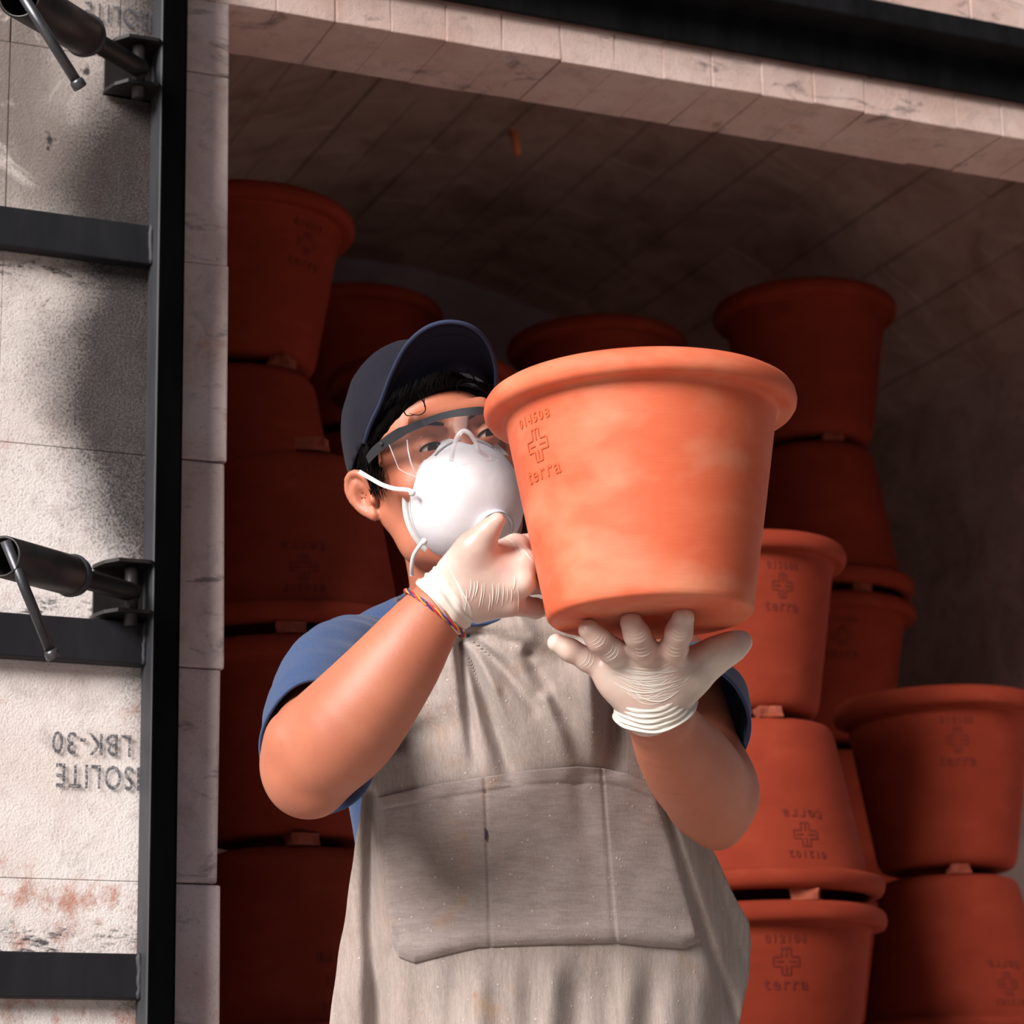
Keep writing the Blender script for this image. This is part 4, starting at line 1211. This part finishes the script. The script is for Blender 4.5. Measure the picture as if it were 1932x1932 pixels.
def cloth_sheet(xf, ys, nu, dfun, thick):
    V = []; F_ = []; m = len(ys)
    for y in ys:
        xl, xr = xf(y)
        for i in range(nu + 1):
            x = xl + (xr - xl) * i / nu; V.append(P(x, y, dfun(x, y, i / nu)))
    n_ = nu + 1
    for j in range(m - 1):
        for i in range(nu): F_.append((j * n_ + i, (j + 1) * n_ + i, (j + 1) * n_ + i + 1, j * n_ + i + 1))
    nv_ = len(V); V = V + [v + _F * thick for v in V]; F_ = F_ + [tuple(i + nv_ for i in f[::-1]) for f in F_]
    rim = list(range(n_)) + [j * n_ + nu for j in range(1, m)] + [(m - 1) * n_ + i for i in range(nu - 1, -1, -1)] + [j * n_ for j in range(m - 2, 0, -1)]
    for a, b in zip(rim, rim[1:] + rim[:1]): F_.append((a, b, b + nv_, a + nv_))
    return V, F_
def wl_(y, sgn): return 2.2 * sin(y / 37 + sgn) + 1.5 * sin(y / 17)
ys = list(np.arange(1105, 2020, 6.0)) + list(np.arange(2026, 2800, 26))
V, F_ = cloth_sheet(lambda y: (interp(Lb, y) + wl_(y, 0) * .5, interp(Rb, y) + wl_(y, 2) * .5), ys, 150, lambda x, y, u_: apron_depth(x, y), .0022)
apron = mesh_obj('apron', V, F_, M['apron_cloth'], person); tag(apron, 'stained grey-beige canvas bib apron')
# pocket
PT = [(713, 1505), (760, 1494), (820, 1480), (915, 1466), (1000, 1453), (1090, 1446), (1140, 1450), (1185, 1460), (1222, 1478), (1245, 1500)]
PBm = [(738, 1780), (752, 1806), (782, 1817), (850, 1799), (900, 1788), (1000, 1783), (1160, 1779), (1230, 1786), (1290, 1790), (1322, 1776)]
PL = [(1505, 713), (1600, 722), (1700, 731), (1780, 736), (1806, 744)]
def pocket_pt(u_, v_):
    # Coons-like: interpolate top and bottom curves
    tx = np.interp(u_, np.linspace(0, 1, len(PT)), [p[0] for p in PT]); ty = np.interp(u_, np.linspace(0, 1, len(PT)), [p[1] for p in PT])
    bx = np.interp(u_, np.linspace(0, 1, len(PBm)), [p[0] for p in PBm]); by = np.interp(u_, np.linspace(0, 1, len(PBm)), [p[1] for p in PBm])
    return tx + (bx - tx) * v_, ty + (by - ty) * v_
NU, NV = 210, 90; V = []; F_ = []
for j in range(NV + 1):
    v_ = j / NV
    for i in range(NU + 1):
        x, y = pocket_pt(i / NU, v_)
        bulge = .004 + .006 * math.exp(-((v_ - .93) / .08) ** 2) - .004 * math.exp(-((v_ - 1.0) / .02) ** 2)
        if v_ < .08: bulge += .0012
        if abs(v_ - .085) < .012: bulge -= .0008
        for xc0, xc1 in ((915, 925), (1135, 1162)):
            xs_ = xc0 + (xc1 - xc0) * v_; g = math.exp(-((x - xs_) / 2.8) ** 2); bulge -= .0024 * g
        e_ = min(i, NU - i) / NU
        bulge *= min(1, .35 + e_ * 30)
        V.append(P(x, y, apron_depth(x, y) - bulge))
n_ = NU + 1
for j in range(NV):
    for i in range(NU): F_.append((j * n_ + i, (j + 1) * n_ + i, (j + 1) * n_ + i + 1, j * n_ + i + 1))
nv_ = len(V); V = V + [v + _F * .0015 for v in V]; F_ += [tuple(i + nv_ for i in f[::-1]) for f in F_[:]]
rim = list(range(n_)) + [j * n_ + NU for j in range(1, NV + 1)] + [NV * n_ + i for i in range(NU - 1, -1, -1)] + [j * n_ for j in range(NV - 1, 0, -1)]
for a, b in zip(rim, rim[1:] + rim[:1]): F_.append((a, b, b + nv_, a + nv_))
pocket = mesh_obj('pocket', V, F_, M['pocket_cloth'], apron); tag(pocket, 'wide patch pocket divided into three')
ik = [P(x, y, apron_depth(x, y) - .0044) for x, y in ((915, 1562), (917, 1572), (916, 1584))]
tag(mesh_obj('ink_stain', *tube(ik, [.0008, .0019, .0012], 10, flat=.3), M['pocket_ink'], pocket), 'small dark violet ink stain')
# apron straps
def band(pl, wdt, parent, mat, nm):
    pl = [P(*p) for p in spline(pl, 7)]; V = []; F_ = []
    for i, p in enumerate(pl):
        t_ = (pl[min(i + 1, len(pl) - 1)] - pl[max(i - 1, 0)]).normalized(); s_ = t_.cross(_F).normalized(); nn = s_.cross(t_).normalized() * .001
        V += [p - s_ * wdt / 2 - nn, p + s_ * wdt / 2 - nn, p + s_ * wdt / 2 + nn, p - s_ * wdt / 2 + nn]
    for i in range(len(pl) - 1):
        for k_ in range(4): F_.append((i * 4 + k_, i * 4 + (k_ + 1) % 4, i * 4 + 4 + (k_ + 1) % 4, i * 4 + 4 + k_))
    F_.append((0, 1, 2, 3)); e = len(V) - 4; F_.append((e + 3, e + 2, e + 1, e))
    return mesh_obj(nm, V, F_, mat, parent)
band([(1030, 1120, 2.585), (1000, 1085, 2.60), (960, 1060, 2.63), (900, 1060, 2.68)], .022, apron, M['apron_cloth'], 'neck_strap')

from mathutils.bvhtree import BVHTree
def wrinkles(glove, lines, r=.00075, name='wrinkles'):
    me = glove.data; off = Vector(person.location)
    bv = BVHTree.FromPolygons([v.co + off for v in me.vertices], [tuple(p.vertices) for p in me.polygons])
    out = []
    for ln, rr in lines:
        pl = spline(ln, 7); pts = []
        for q in pl:
            p = P(q[0], q[1], 2.0); dr = (p - CAM).normalized()
            hit = bv.ray_cast(p, dr)
            if hit[0] is not None: pts.append(hit[0] - dr * r * rr * .05)
        if len(pts) > 3:
            n_ = len(pts); out.append(tube(pts, [r * rr * (.25 + .75 * sin(pi * min(.98, max(.02, i / (n_ - 1))))) for i in range(n_)], 6))
    V, F_ = merge(*out); return tag(mesh_obj(name, V, F_, M['latex_white'], glove), 'fine creases in the latex', kind='stuff')
# ---- gloves
def vpt(*a): return P(*a)
# right hand (left in the picture), bracing the pot
lo, hi = bounds([P(780, 930, 2.30), P(1120, 1230, 2.30), P(780, 1230, 2.56), P(1120, 930, 2.56)], .01)
G = SDF(lo, hi, .0013)
mm = lambda r, d=2.39: px2m(r, d)
G.cone(P(846, 1130, 2.385), P(880, 1108, 2.385), mm(56), mm(56), .01)
kn = [(972, 1032, 2.395, 25), (990, 1062, 2.378, 25), (984, 1100, 2.372, 25), (962, 1138, 2.378, 25)]
wb = [(868, 1086, 2.39), (872, 1104, 2.375), (878, 1124, 2.372), (886, 1144, 2.38)]
for (a, b) in zip(wb, kn): G.cone(P(*a), P(b[0], b[1], b[2]), mm(34), mm(b[3]), .012)
fing = [[(972, 1032, 2.395), (1020, 1022, 2.43), (1052, 1030, 2.462)], [(990, 1062, 2.378), (1030, 1058, 2.43), (1060, 1064, 2.468)],
        [(984, 1100, 2.372), (1026, 1102, 2.42), (1056, 1104, 2.462)], [(962, 1138, 2.378), (1010, 1148, 2.415), (1038, 1146, 2.452)]]
for ch in fing: G.chain([P(*q) for q in ch], [mm(23), mm(19), mm(16)], .004)
G.chain([P(862, 1082, 2.378), P(894, 1032, 2.365), P(918, 1004, 2.360), P(938, 982, 2.358)], [mm(38), mm(25), mm(19), mm(15)], .010)
G.ell(P(900, 1060, 2.372), (mm(42), mm(30), mm(36)), (_R, -_F, _U), .02)
# cuff end cut square to the forearm
fa = (P(846, 1130, 2.385) - P(745, 1260, 2.375)).normalized()
G.plane(P(838, 1132, 2.385), -fa, .002)
V, Q = G.mesh(); gl = np_obj('glove', V, Q, M['latex'], person, 6); tag(gl, 'translucent white latex glove bracing the pot side'); del G
rnd = random.Random(5); L_ = []
for i in range(15):
    x0 = 880 + i * 7 + rnd.uniform(-2, 2); y0 = 1112 - abs(i - 5) * 1.5 + rnd.uniform(-14, 14); ln = rnd.uniform(26, 52); sl_ = -6 + i * .35 + rnd.uniform(-1.5, 1.5)
    L_.append(([(x0, y0), (x0 + sl_ * .3 + 1.5, y0 + ln * .4), (x0 + sl_, y0 + ln)], rnd.uniform(.5, 1.0)))
for i in range(7):
    x0 = 950 + i * 6 + rnd.uniform(-3, 3); y0 = 1010 + i * 5
    L_.append(([(x0, y0), (x0 + 14, y0 + 10), (x0 + 24, y0 + 26 + rnd.uniform(-4, 6))], rnd.uniform(.4, .8)))
for i in range(6):
    x0 = 862 + i * 3; L_.append(([(x0 - 26, 1058 + i * 4), (x0 - 4, 1090 + i * 5), (x0 + 12, 1135 + i * 3), (x0 + 16, 1170)], rnd.uniform(.4, .8)))
wrinkles(gl, L_)
# cuff sleeve: soft band around the wrist
def cuff(c0, c1, r0, r1, parent, ribs, seed, flat=1.0, fdir=None):
    ax = (c1 - c0); L = ax.length; ax.normalize(); u, v = frame_of(ax)
    if fdir is not None: u = (fdir - ax * fdir.dot(ax)).normalized(); v = ax.cross(u)
    N = 80; m = 26; V = []; F_ = []
    for j in range(m):
        f_ = j / (m - 1)
        for i in range(N):
            a = 2 * pi * i / N
            r = r0 + (r1 - r0) * f_ + .0009 * (sin(f_ * ribs * 2 * pi + 1.7 * sin(a + seed) + 1.1 * sin(2 * a)) + .6 * sin(f_ * ribs * 3.7 * pi + 2.3 * sin(2 * a + seed))) * (1 - .3 * f_) + .0006 * sin(7 * a + f_ * 5)
            if f_ < .06: r += .0012
            V.append(c0 + ax * (L * f_ + .0015 * sin(3 * a + seed)) + r * (cos(a) * u * 1.0 + sin(a) * v * flat))
    for j in range(m - 1):
        for i in range(N):
            k_ = (i + 1) % N; F_.append((j * N + i, j * N + k_, (j + 1) * N + k_, (j + 1) * N + i))
    nv_ = len(V); V += [v_ - ((v_ - (c0 + ax * (v_ - c0).dot(ax))).normalized() * .0012) for v_ in V]
    F_ += [tuple(q + nv_ for q in f[::-1]) for f in F_[:]]
    for i in range(N): k_ = (i + 1) % N; F_.append((k_, i, i + nv_, k_ + nv_))
    return mesh_obj('cuff', V, F_, M['latex_white'], parent)
cuff(P(826, 1147, 2.383), P(868, 1112, 2.384), .0318, .0300, gl, 3, 1)
# bracelet of twisted threads
bc = P(820, 1157, 2.383); u, v = frame_of(fa)
br = tag(empty('bracelet', foot * 0, person), 'thin red, yellow and blue thread bracelet')
for k_, mt in enumerate(('bracelet_red', 'bracelet_blue', 'bracelet_yellow')):
    ring = []
    for i in range(90):
        a = 2 * pi * i / 90; tw = a * 9 + k_ * 2.1
        ring.append(bc + (fa * .0011 * cos(tw)) + (.0345 + .0010 * sin(tw)) * (cos(a) * u + sin(a) * v))
    mesh_obj('thread', *tube(ring, .0009, 6, closed=True), M[mt], br)
mesh_obj('thread', *tube([P(868, 1170, 2.375), P(871, 1182, 2.374), P(870, 1194, 2.374), P(874, 1204, 2.375)], [.0011, .001, .0009, .0004], 6), M['bracelet_red'], br)

# left hand under the pot
lo, hi = bounds([P(1020, 1130, 2.24), P(1440, 1400, 2.24), P(1020, 1400, 2.48), P(1440, 1130, 2.48)], .01)
G = SDF(lo, hi, .0013)
dd = 2.385
G.cone(P(1233, 1345, dd), P(1230, 1305, dd), mm(58), mm(62), .01)
roots = [(1148, 1262, 2.374, 26), (1184, 1250, 2.362, 28), (1224, 1246, 2.358, 29), (1268, 1250, 2.360, 28)]
wbs = [(1202, 1316, 2.385), (1222, 1316, 2.378), (1240, 1316, 2.376), (1256, 1316, 2.382)]
for a, b in zip(wbs, roots): G.cone(P(*a), P(b[0], b[1], b[2]), mm(38), mm(b[3]), .016)
G.ell(P(1222, 1282, 2.372), (mm(92), mm(34), mm(52)), (_R, -_F, _U), .02)
G.chain([P(*roots[0][:3]), P(1110, 1245, 2.372), P(1076, 1227, 2.37), P(1050, 1213, 2.37)], [mm(25), mm(21.5), mm(20), mm(17.5)], .006)
G.chain([P(*roots[1][:3]), P(1155, 1228, 2.343), P(1131, 1208, 2.333), P(1111, 1188, 2.330)], [mm(26), mm(23.5), mm(22), mm(19.5)], .006)
G.chain([P(*roots[2][:3]), P(1213, 1222, 2.336), P(1202, 1198, 2.322), P(1191, 1175, 2.318)], [mm(27), mm(25), mm(23), mm(20.5)], .006)
G.chain([P(*roots[3][:3]), P(1272, 1222, 2.336), P(1281, 1193, 2.318), P(1289, 1165, 2.312)], [mm(26), mm(24.5), mm(23.5), mm(20.5)], .006)
G.chain([P(1262, 1300, 2.385), P(1302, 1268, 2.383), P(1350, 1236, 2.383), P(1382, 1220, 2.387), P(1400, 1210, 2.39)], [mm(48), mm(40), mm(29), mm(22), mm(18)], .014)
fb = (P(1231, 1335, dd) - P(1272, 1410, 2.43)).normalized()
G.plane(P(1233, 1342, dd), -fb, .002)
V, Q = G.mesh(); gl2 = np_obj('glove', V, Q, M['latex'], person, 6); tag(gl2, 'wrinkled white latex glove with splayed fingers under the pot'); del G
rnd = random.Random(9); L_ = []
for i in range(30):
    y0 = 1260 + i * 2.1 + rnd.uniform(-4, 4); hw = 80 - i * .8; xc = 1226 + rnd.uniform(-14, 14); k_ = rnd.uniform(.45, 1.0) * hw; b_ = 6 + 8 * i / 26
    L_.append(([(xc - k_, y0 - b_ + rnd.uniform(-4, 4)), (xc - k_ * .4, y0 + b_ * .3), (xc + k_ * .3, y0 + b_ * .4), (xc + k_, y0 - b_ * .6 + rnd.uniform(-5, 4))], rnd.uniform(.4, 1.0)))
for (fx, fy, ax_, ay_) in ((1150, 1228, -.75, -.66), (1212, 1222, -.3, -.95), (1273, 1222, .25, -.97), (1104, 1243, -.9, -.42), (1125, 1204, -.7, -.7), (1203, 1196, -.3, -.95), (1281, 1192, .25, -.97)):
    for i in range(3):
        c0, c1 = fx - ax_ * (i * 7 - 4), fy - ay_ * (i * 7 - 4); px_, py_ = -ay_, ax_
        L_.append(([(c0 + px_ * s_ - ax_ * (6 - s_ * s_ / 42), c1 + py_ * s_ - ay_ * (6 - s_ * s_ / 42)) for s_ in (-15, -8, 0, 8, 15)], .55))
for i in range(7):
    L_.append(([(1288 + i * 5, 1290 - i * 7), (1304 + i * 6, 1276 - i * 6), (1322 + i * 6, 1268 - i * 6)], .5))
wrinkles(gl2, L_)
cuff(P(1236, 1341, 2.389), P(1229, 1300, 2.379), .0382, .0352, gl2, 4.5, 3, .95, _R)

# ---- trousers and shoes (below the frame)
hipc = P(975, 2000, 2.70)
lo = np.array(foot) + np.array([-.26, -.26, .03]); hi = np.array(foot) + np.array([.26, .26, 1.08])
T = SDF(lo, hi, .009)
f0 = Vector(foot); rh = _R0
for sx in (-1, 1):
    T.chain([f0 + rh * sx * .08 + Vector((0, 0, .90)), f0 + rh * sx * .10 + Vector((0, 0, .50)) - _h * .01, f0 + rh * sx * .11 + Vector((0, 0, .10))], [.080, .066, .058], .02)
T.ell(f0 + Vector((0, 0, .93)) + _h * .02, (.140, .080, .09), (_R0, _h, (0, 0, 1)), .03)
T.plane(f0 + Vector((0, 0, .07)), (0, 0, -1))
V, Q = T.mesh(); np_obj('trousers', V, Q, M['trousers_dark'], person, 4); del T
for sx in (-1, 1):
    c = f0 + rh * sx * .11; lo, hi = bounds([c - _h * .22 - rh * .06, c + _h * .10 + rh * .06, c + Vector((0, 0, .12)), c - rh * .06, c + rh * .06], .02)
    lo[2] = 0; T = SDF(lo, hi, .006)
    T.cone(c - _h * .15 + Vector((0, 0, .034)), c + _h * .04 + Vector((0, 0, .04)), .042, .042, .02)
    T.cone(c + Vector((0, 0, .04)), c + Vector((0, 0, .11)), .045, .045, .03)
    T.plane(c + Vector((0, 0, .0065)), (0, 0, -1)); V, Q = T.mesh()
    V[:, 2] = np.maximum(V[:, 2] - .006, 0); np_obj('shoe', V, Q, M['shoe_leather'], person, 2)
